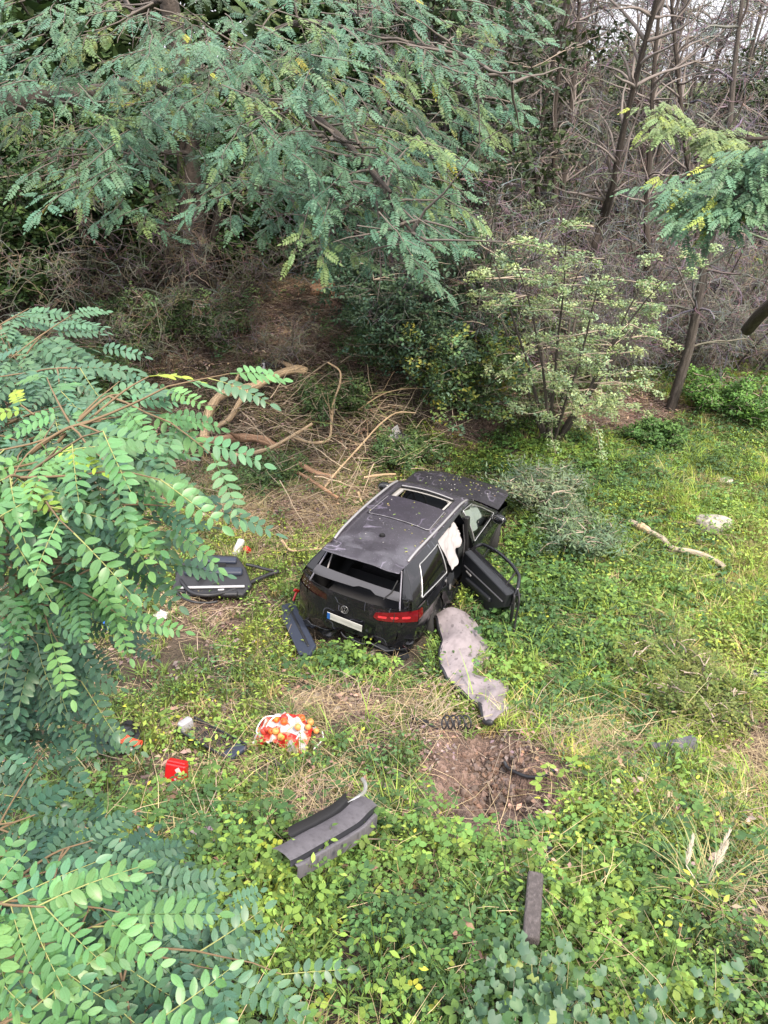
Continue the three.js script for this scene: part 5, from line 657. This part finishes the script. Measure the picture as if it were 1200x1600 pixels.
// ---- log at the top of the soil slope
{ const { mid, len, turn } = span([488, 452], [562, 458], .15), o = tag(base('fallen_log', mid, turn), 'weathered brown log lying at the top of the soil slope', 'log'); const L = Array.from({ length: 14 }, (_, i) => V(mix(-len / 2, len / 2, i / 13), .04 * Math.sin(i * .5), .03 * Math.sin(i))); mesh('log', new MB().tube(L, L.map((_, i) => .16 + .03 * noise(i * .8)), 10).geo(), M.barkRed, o); mesh('stub', new MB().tube([V(.2, .1, 0), V(.34, .34, .05)], [.05, .035], 7).geo(), M.barkRed, o); }
// ---- the cut branches in front of the slope
{
  const cut = (label, list, r0, r1, mat, dy = .4, forks = 0, seed = 1) => { const R = rng(seed * 71), P = list.map(([x, y, h]) => hit(x, y, h ?? dy)), c = P[P.length >> 1].clone(), o = tag(base('cut_branch', c), label, 'branch'), L = curve(P.map((p) => p.sub(c)), P.length * 6); mesh('wood', new MB().tube(L, L.map((_, i) => mix(r0, r1, i / (L.length - 1)) * (1 + .16 * noise(i * .5, seed))), 8).geo(), mat, o); for (let i = 0; i < forks; i++) { const d = randDir(R); d.y = Math.abs(d.y); mesh('side_twig', new MB().tube(wander(L[3 + (R() * (L.length - 5) | 0)], d.normalize(), .3 + .5 * R(), 5, R, .4), taper(6, r1 * .7, .004), 5).geo(), mat, o); } const e = mesh('cut_end', new THREE.CylinderGeometry(r0 * .98, r0 * .98, .02, 12), new THREE.MeshStandardMaterial({ color: rgb(.62, .47, .30), roughness: .9 }), o), d = L[1].clone().sub(L[0]).normalize(); e.position.copy(L[0]); e.quaternion.setFromUnitVectors(V(0, 1, 0), d); };
  cut('thickest pale bent limb at the top of the branch pile', [[478, 580, .5], [462, 577, .6], [432, 586, .7], [400, 602, .7], [370, 610, .6], [345, 618, .5], [328, 640, .4], [318, 690, .3]], .085, .11, M.barkTan, .5, 2, 1); cut('short crooked fork curving down below the thickest limb', [[388, 608, .65], [372, 632, .6], [358, 655, .5], [335, 668, .4]], .06, .05, M.barkTan, .5, 0, 2); cut('thick brown barked limb lying level across the pile', [[300, 690, .4], [340, 688, .5], [380, 684, .5], [412, 688, .5], [434, 702, .4]], .10, .085, M.barkRed, .5, 1, 3); cut('smooth pale straight branch with a cut end on the pile', [[368, 711, .5], [390, 709, .55], [420, 701, .6], [452, 684, .7], [488, 662, .9]], .055, .028, M.barkTan, .5, 1, 4);
  cut('pale branch curving up and back like a hook', [[456, 683, .6], [490, 692, .6], [513, 687, .6], [518, 660, .7], [521, 628, .9], [531, 600, 1.1], [531, 580, 1.2], [512, 566, 1.3]], .034, .018, M.barkTan, .6, 3, 5); cut('reddish peeled branch low on the right of the pile', [[452, 714, .3], [470, 726, .3], [500, 741, .3], [525, 746, .25]], .055, .045, M.barkRed, .3, 0, 6); cut('second reddish branch running down towards the car', [[455, 733, .25], [475, 744, .25], [496, 757, .25], [528, 778, .2]], .042, .028, M.barkRed, .2, 0, 7); cut('long thin arched branch ending above the broken headlight', [[508, 760, .3], [530, 733, .5], [562, 698, .7], [595, 662, .9], [620, 645, 1], [650, 645, 1]], .022, .012, M.barkTan, .5, 4, 8); cut('thin forked tan stick beside the left side of the car', [[441, 845, .12], [455, 860, .12], [480, 859, .12], [508, 857, .15]], .022, .014, M.barkTan, .12, 1, 9); cut('pale short stick against the front left of the car', [[570, 746, .35], [595, 742, .4], [618, 741, .4]], .028, .02, M.barkTan, .3, 0, 10); cut('thin curving branch right of the pile below the blue green shrub', [[560, 640, .5], [600, 615, .7], [640, 607, .9], [664, 607, 1]], .016, .009, M.barkTan, .5, 3, 11); cut('dark dead branch standing on the soil slope', [[440, 575, .3], [455, 545, .6], [462, 500, .9], [500, 470, 1.1]], .03, .012, M.barkDark, .5, 5, 12); cut('pale broken stick leaning at the foot of the pile', [[560, 770, .15], [563, 780, .1], [568, 790, .05]], .025, .02, M.barkTan, .1, 0, 13); cut('long dry bleached branch lying in the meadow grass', [[985, 815, .12], [1010, 828, .17], [1035, 842, .18], [1050, 856, .19], [1080, 862, .17], [1110, 872, .16], [1132, 887, .12]], .055, .042, new THREE.MeshStandardMaterial({ color: rgb(.55, .48, .38), map: barkMap, bumpMap: barkMap, bumpScale: .01, roughness: .9 }), .1, 0, 14); cut('short bleached log piece at the far end of the dry branch', [[1000, 822, .16], [1008, 826, .18], [1016, 832, .16]], .075, .06, M.barkTan, .1, 0, 15);
  const R = rng(606), b = new MB(); // the smaller brushwood
  for (let i = 0; i < 600; i++) { const a = R() * 6.283, r = Math.sqrt(R()), p = hit(495 + Math.cos(a) * 190 * r, 700 + Math.sin(a) * 100 * r - (R() < .2 ? 60 : 0), .05); p.y += Math.pow(R(), 1.3) * 1.15 * (1 - .6 * r); const k = .5 + .8 * R(), t = R(); b.col = t < .6 ? [.44 * k, .35 * k, .25 * k] : t < .85 ? [.24 * k, .20 * k, .15 * k] : [.20 * k, .22 * k, .08 * k]; const d = randDir(R); d.y = d.y * .45 + .08; d.normalize(); const L = .3 + 1.1 * R() * R() + .3 * R(), rr = .005 + .011 * R() * R(); b.tube(wander(p, d, L, 5, R, .35, .04), taper(6, rr, rr * .4), 4, false); }
  tag(mesh('brushwood', b.geo(), M.twig), 'loose heap of thin dry twigs among the cut branches', 'brushwood', null, 'stuff');
}
// ---------------------------------------------------------------- young locusts beside the camera
{
  const leaflets = [0, 1, 2].map((s) => { const b = new MB(), R = rng(700 + s); leafShape(b, 1, .25 + .02 * s, .10 + .06 * s, .06 + .08 * s, 1, null, 7, .62); b.col = [1, 1, 1]; return b.geo(); });
  const leafMats = {}, leafMat = (c) => { const k = c.map((x) => Math.round(x * 60)).join(); return leafMats[k] ??= new THREE.MeshPhysicalMaterial({ color: rgb(...c), map: leafMap, roughness: .4, transmission: .25, thickness: 0, side: THREE.DoubleSide, specularIntensity: .8 }); };
  const rachisMat = new THREE.MeshStandardMaterial({ color: rgb(.26, .28, .10), roughness: .8 });
  const sapling = (label, seed, rootPx, paths, opt) => {
    const R = rng(seed), p0 = hit(...rootPx), o = tag(base('locust_sapling', p0), label, 'sapling'), fr = [], wood = new MB(); wood.col = [.17, .12, .07];
    for (const P of paths) {
      const L = curve(P.pts.map(([x, y, d]) => at(x, y, d)), P.pts.length * 5); wood.tube(L.map((p) => p.clone().sub(p0)), taper(L.length, P.r ?? .008, .0025), 5);
      const cols = P.cols ?? opt.cols, add = (path, step) => dress(path, R, step, 1, fr, (r) => { const c = cols[r() * cols.length | 0]; return vary(r, c, .18, .1); }, { face: opt.face ?? .5, droop: opt.droop ?? -.2, from: P.from ?? .12 });
      add(L, P.step ?? .075);
      for (let i = 0; i < (P.side ?? 5); i++) { const q = L[(P.lo ?? 3) + (R() * (L.length - 4 - (P.lo ?? 3)) | 0)], d = V((R() - .35) * 1.6, .1 + .3 * (R() - .5), (R() - .5) * 1.6).normalize(), w = wander(q, d, .22 + .3 * R(), 5, R, .3, .08); wood.tube(w.map((p) => p.clone().sub(p0)), taper(6, .005, .002), 4, false); add(w, .07); }
    }
    const root = curve([p0.clone().add(V(0, -.1, 0)), ...opt.stem.map(([x, y, d]) => at(x, y, d))], 24); mesh('stem', new MB().tube(root.map((p) => p.clone().sub(p0)), taper(25, .022, .010), 7).geo(), M.barkDark, o); mesh('branches', wood.geo(), M.twig, o).userData.kind = 'stuff';
    // the fronds nearest the road are built leaflet by leaflet
    fr.forEach((f) => { const [x, y, d] = proj(f.p.x, f.p.y, f.p.z); f.d = d; f.seen = x > -40 && x < 1240 && y > -40 && y < 1640; f.key = d + (f.seen ? 0 : 9) + R() * (opt.mixNear ?? .3); });
    fr.sort((a, b) => a.key - b.key); let left = 300, k = 0; const rest = [[], [], []], inv = new THREE.Matrix4().makeTranslation(-p0.x, -p0.y, -p0.z);
    const rk = new MB(); rk.tube([0, .25, .5, .75, 1].map((t) => V(t, -.28 * t * t, 0)), [.011, .009, .008, .006, .004], 4, false); const rachisG = rk.geo();
    for (; k < fr.length; k++) {
      const f = fr[k], pairs = 5 + (R() * 3 | 0); if (left < pairs * 2 + 1) break; left -= pairs * 2 + 1;
      const g = new THREE.Group(); g.name = 'frond'; o.add(g); f.m.clone().premultiply(inv).decompose(g.position, g.quaternion, g.scale); const s = opt.len * (.85 + .35 * R()); g.scale.setScalar(s); mesh('rachis', rachisG, rachisMat, g);
      const mat = leafMat(f.c.toArray()), put2 = (t, a, z) => { const d = V(Math.cos(a), -.05 - .2 * R(), Math.sin(a)), n = V((R() - .5) * .4 - .1, 1, -Math.sign(a) * .1 + (R() - .5) * .4); const m = mesh('leaflet', leaflets[R() * 3 | 0], mat, g); basis(d, n, opt.leaf / opt.len * z, V(t, -.28 * t * t, 0)).decompose(m.position, m.quaternion, m.scale); };
      for (let i = 0; i < pairs; i++) { const t = .2 + .76 * i / pairs, z = .8 + .3 * Math.sin(Math.PI * (i + .8) / pairs); for (const e of [-1, 1]) put2(t + .02 * R(), e * (1.3 - .3 * t + .2 * (R() - .5)), z * (.9 + .2 * R())); } put2(1, .03, 1);
    }
    for (; k < fr.length; k++) { const f = fr[k], s = opt.len / .25; rest[k % 3].push({ m: f.m.clone().premultiply(inv).multiply(new THREE.Matrix4().makeScale(s, s, s)), c: f.c }); }
    rest.forEach((l, i) => l.length && inst('foliage', FRONDHI[i], M.waxyV, l, o)); return o;
  };
  const blue = [[.078, .175, .108], [.086, .19, .105], [.07, .16, .095]], fresh = [[.10, .245, .09], [.125, .275, .095], [.095, .22, .105]], dark = [[.042, .108, .072], [.05, .122, .078]], yel = [[.27, .38, .045], [.22, .34, .05]];
  sapling('dark blue green locust sapling at the left edge under the bramble bushes', 801, [-40, 1000], [
    { pts: [[-60, 760, 4.5], [10, 610, 4.2], [60, 530, 4.1], [112, 492, 4.1]] }, { pts: [[0, 620, 4.2], [60, 580, 3.9], [125, 575, 3.7]] }, { pts: [[-40, 690, 4.2], [40, 650, 3.8], [105, 632, 3.6]] }, { pts: [[-60, 570, 4.4], [-10, 515, 4.3], [45, 482, 4.3]] }, { pts: [[-40, 780, 4], [20, 700, 3.8], [60, 680, 3.7]] }, { pts: [[-30, 640, 4.6], [30, 570, 4.5], [80, 520, 4.4]] }], { cols: blue, len: .24, leaf: .040, stem: [[-50, 860, 4.8], [-60, 760, 4.5]] });
  sapling('bright locust sapling hanging over the left side with yellow tips', 802, [60, 1560], [
    { pts: [[-42, 868, 2.6], [18, 808, 2.5], [78, 798, 2.45], [128, 808, 2.45]], cols: [...fresh, ...blue], side: 6 }, { pts: [[48, 708, 2.6], [108, 668, 2.55], [158, 658, 2.6]], cols: [...blue, ...fresh], side: 5 },
    { pts: [[-27, 968, 2.95], [3, 868, 2.8], [43, 768, 2.7], [93, 688, 2.65], [148, 648, 2.7]], r: .010, side: 8, cols: [...blue, ...fresh], lo: 5 }, { pts: [[53, 748, 2.7], [113, 713, 2.6], [163, 708, 2.6], [198, 723, 2.6]], cols: [...fresh, ...blue], side: 5}, { pts: [[53, 798, 2.7], [-7, 748, 2.45], [-57, 743, 2.4], [-107, 768, 2.4]], cols: [...fresh, blue[1]], side: 6 }, { pts: [[63, 778, 2.6], [43, 753, 2.4], [18, 743, 2.3], [8, 748, 2.28]], cols: fresh, side: 4 },
    { pts: [[3, 908, 2.8], [63, 878, 2.7], [113, 873, 2.7]], cols: [...fresh, ...blue] }, { pts: [[-17, 968, 2.85], [43, 918, 2.75], [93, 908, 2.7], [128, 928, 2.7]], cols: [...fresh, fresh[0]], side: 5 }, { pts: [[-7, 908, 2.8], [-47, 848, 2.6], [-97, 808, 2.5]], cols: [...blue, fresh[0]], side: 7 }, { pts: [[83, 698, 2.65], [133, 648, 2.65], [168, 620, 2.7], [188, 616, 2.75]], side: 2, cols: fresh }, { pts: [[148, 648, 2.65], [198, 608, 2.7], [233, 588, 2.8]], side: 0, from: .85, step: .2, cols: yel, r: .005 },
    { pts: [[63, 728, 2.45], [83, 708, 2.35], [91, 698, 2.33]], side: 0, from: .6, step: .09, cols: yel, r: .005 }, { pts: [[3, 778, 2.4], [28, 748, 2.3]], side: 0, from: .6, step: .05, cols: [yel[1], fresh[0]], r: .004 }, { pts: [[123, 898, 2.6], [148, 886, 2.55]], side: 0, from: .6, step: .1, cols: [yel[1], yel[0], fresh[1]], r: .004 }, { pts: [[53, 648, 2.7], [33, 633, 2.7]], side: 0, from: .3, step: .07, cols: yel, r: .004 }], { cols: blue, len: .205, leaf: .041, face: .55, droop: -.22, mixNear: .5, stem: [[-70, 1250, 3.3], [-27, 968, 2.95]] });
  sapling('shaded locust sapling low at the left behind the bright one', 803, [-60, 1500], [
    { pts: [[-85, 1150, 3.6], [15, 1060, 3.5], [45, 1020, 3.5], [70, 1010, 3.5]] }, { pts: [[-85, 1000, 3.6], [5, 930, 3.4], [75, 915, 3.3]], side: 7 }, { pts: [[-75, 1100, 3.6], [-5, 1100, 3.5], [30, 1110, 3.5]] }, { pts: [[-65, 950, 3.3], [-5, 880, 3.2], [45, 860, 3.2]], side: 7 }, { pts: [[-85, 1050, 3.4], [-25, 1010, 3.3], [25, 1000, 3.3]], side: 7 }, { pts: [[-75, 1170, 3.7], [-35, 1140, 3.6], [5, 1140, 3.6]], side: 6 }, { pts: [[-45, 970, 3.2], [15, 950, 3.2], [65, 965, 3.25]], side: 6 }, { pts: [[-85, 1210, 3.4], [-45, 1180, 3.3], [-5, 1170, 3.3]], side: 6 }], { cols: [...dark, ...blue], len: .22, leaf: .044, stem: [[-70, 1300, 3.9], [-50, 1160, 3.7]] });
  sapling('wide blue green locust sapling in front of the red box', 804, [-40, 1640], [
    { pts: [[-85, 1473, 2.9], [15, 1383, 2.8], [85, 1333, 2.8], [145, 1313, 2.8]], side: 6, cols: [...dark, blue[0], blue[2]] }, { pts: [[-5, 1443, 2.8], [105, 1403, 2.7], [185, 1373, 2.75], [240, 1363, 2.8]], side: 6, cols: [...dark, blue[0]] }, { pts: [[-65, 1343, 3], [5, 1293, 3], [55, 1273, 3]], side: 5, cols: dark }, { pts: [[-85, 1383, 3], [-25, 1343, 2.9], [35, 1333, 2.9]], side: 5, cols: dark }, { pts: [[35, 1583, 2.5], [145, 1513, 2.5], [215, 1483, 2.6], [255, 1483, 2.65]], side: 6, cols: [...blue, dark[1]] }, { pts: [[15, 1673, 2.5], [125, 1623, 2.5], [215, 1603, 2.55], [275, 1613, 2.6]], side: 6, cols: [...blue, dark[1]] }, { pts: [[-45, 1493, 2.75], [55, 1473, 2.7], [135, 1453, 2.7]], side: 5, cols: dark }, { pts: [[95, 1753, 2.5], [215, 1693, 2.5], [305, 1673, 2.6]], side: 6, cols: [...blue, dark[1]] }], { cols: blue, len: .22, leaf: .043, face: .6, droop: -.1, stem: [[-60, 1520, 3.1], [-60, 1420, 2.9]] });
  sapling('light green locust shoot in the lower left corner', 805, [-20, 1720], [
    { pts: [[-130, 1665, 2.3], [-70, 1475, 2.2], [-30, 1415, 2.15], [25, 1415, 2.12], [70, 1417, 2.1]], side: 1, lo: 8, step: .06, from: .25, cols: fresh }, { pts: [[-110, 1585, 2.25], [-40, 1525, 2.15], [0, 1495, 2.1]], side: 2, cols: fresh }, { pts: [[-150, 1505, 2.3], [-90, 1445, 2.25], [-60, 1425, 2.2]], side: 2, cols: fresh }, { pts: [[-90, 1685, 2.2], [-10, 1605, 2.1], [40, 1585, 2.1]], side: 3, cols: fresh }, { pts: [[-50, 1765, 2.2], [10, 1705, 2.15], [70, 1685, 2.15]], side: 3, cols: [...fresh, blue[1]] }], { cols: fresh, len: .225, leaf: .044, face: .8, droop: -.02, stem: [[-60, 1640, 2.3]] });
}
// ---- climbing vine with lobed leaves by the grey board
{
  const lobed = (n) => { const b = new MB(), c = b.v(0, .02, 0), pts = []; for (let i = 0; i <= 24; i++) { const a = -2.6 + 5.2 * i / 24, lobe = n === 5 ? .78 + .22 * Math.cos(a * 2.45) ** 2 : .76 + .24 * Math.abs(Math.cos(a * 1.35)), r = lobe * (.62 + .38 * Math.cos(a / 2)); pts.push(b.v(Math.cos(a) * r * .75 + .1, -.14 * r * r + .05 * Math.cos(a * 2.45) , Math.sin(a) * r * .8)); } for (let i = 0; i < 24; i++) b.t(c, pts[i + 1], pts[i]); return b.geo(); };
  const G = [lobed(3), lobed(5)], cols = [[.055, .135, .065], [.05, .115, .065], [.07, .16, .06], [.20, .27, .06]].map((c) => new THREE.MeshPhysicalMaterial({ color: rgb(...c), roughness: .55, transmission: .22, thickness: 0, side: THREE.DoubleSide }));
  const vine = (label, seed, px, py, spots, n, size) => { const R = rng(seed), p0 = hit(px, py), o = tag(base('lobed_vine', p0), label, 'vine'), st = new MB(); st.col = [.3, .3, .14];
    for (let i = 0; i < n; i++) { const [x, y, r] = spots[i % spots.length], a = R() * 6.283, q = Math.sqrt(R()) * r, p = hit(x + Math.cos(a) * q * 1.1, y + Math.sin(a) * q * .9, .45); p.y += .25 * (R() - .5); const m = mesh('leaf', G[R() * 2 | 0], cols[R() < .02 ? 3 : R() * 3 | 0], o), d = V(R() - .5, -.25, R() * .8).normalize(); basis(d, V((R() - .5) * .8, 1, .45 + (R() - .5) * .6).normalize(), size * (.6 + .7 * R()), p.clone().sub(p0)).decompose(m.position, m.quaternion, m.scale); if (i % 4 === 0) st.tube([V((R() - .5) * .3, 0, (R() - .5) * .3).add(p.clone().sub(p0)).setY(p.y - p0.y - .45), p.clone().sub(p0)], .003, 3, false); }
    mesh('stem', st.geo(), M.twig, o); };
  vine('blue green vine with lobed leaves in front of the grey board', 901, 860, 1500, [[840, 1500, 45], [880, 1530, 55], [850, 1570, 55], [795, 1500, 35], [910, 1580, 40], [780, 1570, 45]], 130, .046);
  vine('small blue green lobed vine in the lower right among yellow leaves', 902, 1020, 1540, [[1010, 1560, 35], [1120, 1540, 35], [1000, 1610, 40]], 40, .044);
}
// ---- feathery seed heads and a coarse grass clump
{
  const R = rng(911); const o = tag(base('pampas_grass', hit(1100, 1395)), 'coarse grass clump with three pale feathery seed heads', 'grass clump'); const p0 = o.position;
  for (let i = 0; i < 120; i++) { const b = new MB(), a = R() * 6.283, L = .35 + .45 * R(), l = .6 + .5 * R(), w = .005; const k = R(); b.col = k < .7 ? [.14, .24, .09] : [.4, .36, .16]; let A0, B0; for (let s = 0; s <= 5; s++) { const t = s / 5, r = l * L * t, y = L * (t - .65 * t * t), ww = w * (1 - t * t), x = Math.cos(a) * r + (hash(i, 1, 1) - .5) * .3, z = Math.sin(a) * r + (hash(i, 2, 1) - .5) * .2, A = b.v(x - Math.sin(a) * ww, y, z + Math.cos(a) * ww), B = b.v(x + Math.sin(a) * ww, y, z - Math.cos(a) * ww); if (s) b.q(A0, B0, B, A); A0 = A; B0 = B; } mesh('blade', b.geo(), M.grassV, o); }
  for (const [x0, y0, x1, y1] of [[1072, 1352, 1082, 1311], [1116, 1350, 1137, 1305], [1119, 1352, 1134, 1322]]) { const d = depthOf(p0) - .3, A = at(x0, y0, d).sub(p0), B = at(x1, y1, d - .05).sub(p0), b = new MB(); b.col = [.8, .72, .6]; b.tube([V(0, 0, 0), A, B], .004, 4); for (let i = 0; i < 90; i++) { const t = R(), p = A.clone().lerp(B, t), q = randDir(R).multiplyScalar(.030 * (1 - .6 * t)).addScaledVector(B.clone().sub(A).normalize(), .06); b.tube([p, p.clone().add(q)], [.004, .001], 3, false); } mesh('seed_head', b.geo(), M.twig, o); }
}
// ---------------------------------------------------------------- what covers the ground
{
  const TUFT = [bladeTuft(1, 18, .17, .0048, .9), bladeTuft(2, 16, .22, .005, 1), bladeTuft(3, 20, .13, .0045, 1.1)], LONG = [bladeTuft(4, 16, .38, .005, 1.2), bladeTuft(5, 12, .45, .0045, 1.4)];
  const BRAM = [sprig(1, 11, .054, .34, .24, .26, true, .02), sprig(2, 10, .062, .33, .26, .32, true, .04), sprig(3, 13, .045, .35, .22, .20, true, .02)], HERB = [sprig(4, 18, .042, .28, .16, .26, false, .03), sprig(5, 24, .032, .3, .15, .18, false, .04), sprig(6, 16, .055, .24, .2, .34, false, .02)];
  const STICK = [stickTuft(1, 22, .4, .0022, .25, [.55, .44, .27]), stickTuft(2, 18, .55, .0026, .35, [.5, .40, .26]), stickTuft(3, 26, .3, .002, .2, [.6, .5, .32])], TWIG = [stickTuft(4, 10, .35, .005, .2, [.30, .23, .18]), stickTuft(5, 12, .5, .004, .3, [.34, .27, .21])], LIT = [litterClump(1, 26, .06), litterClump(2, 30, .05), litterClump(3, 22, .075)];
  const turn = (R, tilt) => new THREE.Quaternion().setFromEuler(new THREE.Euler((R() - .5) * tilt, R() * 6.283, (R() - .5) * tilt)), place = (p, R, s, tilt = .4) => new THREE.Matrix4().compose(p, turn(R, tilt), V(s, s * (.8 + .4 * R()), s));
  const lay = (name, geos, mat, seed, per, density, col, size, label, tilt, area) => { const L = geos.map(() => []); scatter(seed, per, density, (p, R, px, py, d) => { L[R() * geos.length | 0].push({ m: place(p, R, size(R, px, py, d), tilt), c: col(R, px, py, p) }); }, area); L.forEach((l, i) => { if (l.length) tag(inst(name, geos[i], mat, l), label, null, null, 'stuff'); }); return L.reduce((s, l) => s + l.length, 0); };
  const soil = (px, py) => sst(.22, .62, inEll(SOIL, px, py)), straw = (px, py) => clamp(inEll(STRAW, px, py)), meadow = (px, py, x, z) => MEADOW(px, py, x, z);
  const shade = (px, py) => clamp(sst(660, 520, py - px * .04) + (px < 620 ? sst(880, 660, py) * .9 : 0)); // ground under the trees: leaf litter, few plants
  const patchy = (x, z, k, s = 0) => .5 + .5 * noise(x * k + s, z * k - s) + .25 * noise(x * k * 2.7 - s, z * k * 2.7);
  const BRAMBLE = [[560, 1420, 260, 110], [300, 1450, 250, 140], [640, 1330, 140, 60], [900, 1500, 200, 130], [820, 1330, 90, 40], [900, 940, 110, 90, .9], [860, 1010, 90, 70, .8], [960, 1080, 80, 60, .5], [545, 1042, 70, 18, .9], [780, 960, 90, 60, .5], [1100, 1560, 150, 90], [700, 1500, 260, 130], [980, 1390, 90, 60, .7], [880, 730, 140, 50, .6], [870, 880, 90, 60, .9]], bram = (px, py) => clamp(inEll(BRAMBLE, px, py) * 1.25);
  const pit = (px, py) => sst(.25, .6, inEll([[776, 1240, 112, 84]], px, py));
  const FIELD = (x, z) => z < -24 && x > -6;
  let n = 0;
  n += lay('grass', TUFT, M.grassV, 1001, 120, (px, py, x, z) => { const m = meadow(px, py, x, z), s = shade(px, py); return clamp((.30 + .75 * m) * (1 - soil(px, py)) * (1 - .8 * bram(px, py)) * (1 - .9 * s) * clamp(patchy(x, z, .9) + .2)); }, (R, px, py, p) => { const t = R(), m = meadow(px, py, p.x, p.z); return t < .13 + .35 * straw(px, py) + .45 * m * Math.max(0, noise(p.x * .8 + 31, p.z * .8)) ? vary(R, [.44, .37, .18], .3) : t < .55 ? vary(R, m > .5 ? [.25, .39, .045] : [.13, .22, .05], .3) : vary(R, m > .5 ? [.33, .42, .08] : [.19, .27, .06], .3); }, (R) => .7 + .7 * R(), 'grass of the meadow and clearing');
  n += lay('long_grass', LONG, M.grassV, 1002, 18, (px, py, x, z) => clamp(meadow(px, py, x, z) * clamp(patchy(x, z, .7, 5) * 1.3 - .3) * (1 - soil(px, py)) * (1 - shade(px, py)) + .2 * straw(px, py) * (1 - soil(px, py))), (R, px, py) => R() < .25 + .5 * straw(px, py) ? vary(R, [.50, .42, .21], .25) : vary(R, [.29, .41, .07], .25), (R) => .6 + .6 * R(), 'long arching grass in clumps', .6);
  n += lay('field_grass', LONG, M.grassV, 1003, 5, (px, py, x, z) => x > -5 ? .9 : 0, (R) => vary(R, [.22, .29, .07], .3), (R) => 1.1 + .8 * R(), 'pale grass of the field beyond the thicket', .5, [-8, 40, -60, -26]);
  n += lay('bramble', BRAM, M.leafV, 1004, 88, (px, py, x, z) => clamp(bram(px, py) * (.35 + .65 * clamp(patchy(x, z, .8, 2) + .25)) + .22 * meadow(px, py, x, z) * clamp(patchy(x, z, 1.1, 21) * 1.6 - .3)) * (1 - soil(px, py)), (R, px, py, p) => { const t = noise(p.x * 1.3 + 4, p.z * 1.3) + (R() - .5) * .9; return t > .5 ? vary(R, [.20, .32, .06], .3) : t > -.05 ? vary(R, [.12, .235, .055], .3) : vary(R, [.07, .155, .05], .3); }, (R, px, py, d) => (.7 + .6 * R()) * (d < 6 ? .85 : 1), 'low brambles with three part leaves');
  n += lay('weeds', HERB, M.leafV, 1005, 120, (px, py, x, z) => clamp((.34 + .3 * meadow(px, py, x, z)) * clamp(patchy(x, z, 1.1, 7) * 1.4 - .15) * (1 - .99 * soil(px, py)) * (1 - .82 * shade(px, py))), (R, px, py, p) => { const t = noise(p.x * .9 + 14, p.z * .9) + (R() - .5); return t > .35 ? vary(R, [.27, .37, .07], .3) : t > -.2 ? vary(R, [.17, .29, .055], .3) : vary(R, [.08, .155, .055], .3); }, (R) => .6 + .7 * R(), 'small leafy weeds');
  n += lay('dry_grass', STICK, M.twig, 1006, 46, (px, py, x, z) => clamp(.08 + .25 * meadow(px, py, x, z) * Math.max(0, noise(x * .8 + 31, z * .8)) + .9 * straw(px, py) * clamp(patchy(x, z, 1.3, 3) + .35) + .30 * shade(px, py) * (px < 700 ? .7 : .3)) * (1 - .985 * pit(px, py)), (R, px, py) => { const k = .75 + .5 * R(); return rgb(k, k * .97, k * .92); }, (R) => .6 + .7 * R(), 'flattened dry grass', .25);
  n += lay('fallen_twigs', TWIG, M.twig, 1007, 20, (px, py, x, z) => clamp(.05 + .7 * shade(px, py) + (.25 * soil(px, py)) * (1 - .8 * pit(px, py))), (R) => { const k = .6 + .7 * R(); return rgb(k, k, k); }, (R) => .6 + .8 * R(), 'fallen twigs on the ground', .2);
  n += lay('leaf_litter', LIT, M.litterV, 1008, 34, (px, py, x, z) => clamp(.10 + .9 * shade(px, py) * clamp(patchy(x, z, 1, 8) + .4) + .35 * soil(px, py) * (py < 1000 ? 1 : .4)) * (1 - .9 * pit(px, py)), (R) => { const t = R(); return t < .5 ? vary(R, [.26, .18, .145], .4, .15) : t < .8 ? vary(R, [.16, .11, .09], .4) : vary(R, [.34, .26, .19], .35); }, (R) => .6 + .7 * R(), 'brown leaf litter under the trees', .3);
  n += lay('undergrowth', [CL_SMALL, CL_MID], M.leafV, 1009, 34, (px, py, x, z) => clamp(shade(px, py) * clamp(patchy(x, z, .6, 11) * 1.2 - .1) * (1 - .6 * soil(px, py))) * .9, (R) => vary(R, R() < .2 ? [.14, .20, .06] : [.08, .14, .055], .35), (R) => .7 + .9 * R(), 'low shaded undergrowth on the bank', .7);
  // clods thrown out of the furrow
  const cg = new THREE.IcosahedronGeometry(1, 2), cp = cg.attributes.position; for (let i = 0; i < cp.count; i++) { const v = V(cp.getX(i), cp.getY(i), cp.getZ(i)), k = 1 + .45 * noise(v.x * 2, v.y * 2, v.z * 2) + .25 * noise(v.x * 5, v.y * 5, v.z * 5); cp.setXYZ(i, v.x * k, v.y * k * .6, v.z * k); } const cgm = mergeVertices((cg.deleteAttribute('normal'), cg.deleteAttribute('uv'), cg)); cgm.computeVertexNormals();
  const L = [], R = rng(1010); for (let i = 0; i < 6500; i++) { const a = R() * 6.283, r = Math.sqrt(R()) * (.75 + .5 * noise(Math.cos(a) * 2, Math.sin(a) * 2)), p = hit(775 + Math.cos(a) * 92 * r - 10 * R(), 1228 + Math.sin(a) * 70 * r); const s = .004 + .034 * Math.pow(R(), 11); p.y += s * .2; L.push({ m: new THREE.Matrix4().compose(p, turn(R, 3), V(s * 1.2, s, s)), c: vary(R, [[.18, .12, .098], [.145, .10, .08], [.095, .067, .053]][R() * 3 | 0], .3) }); } tag(inst('soil_clods', cgm, M.litter, L), 'loose clods of brown soil torn up by the crash', null, null, 'stuff');
  console.log('cover', n);
}
renderer.render(scene, camera);
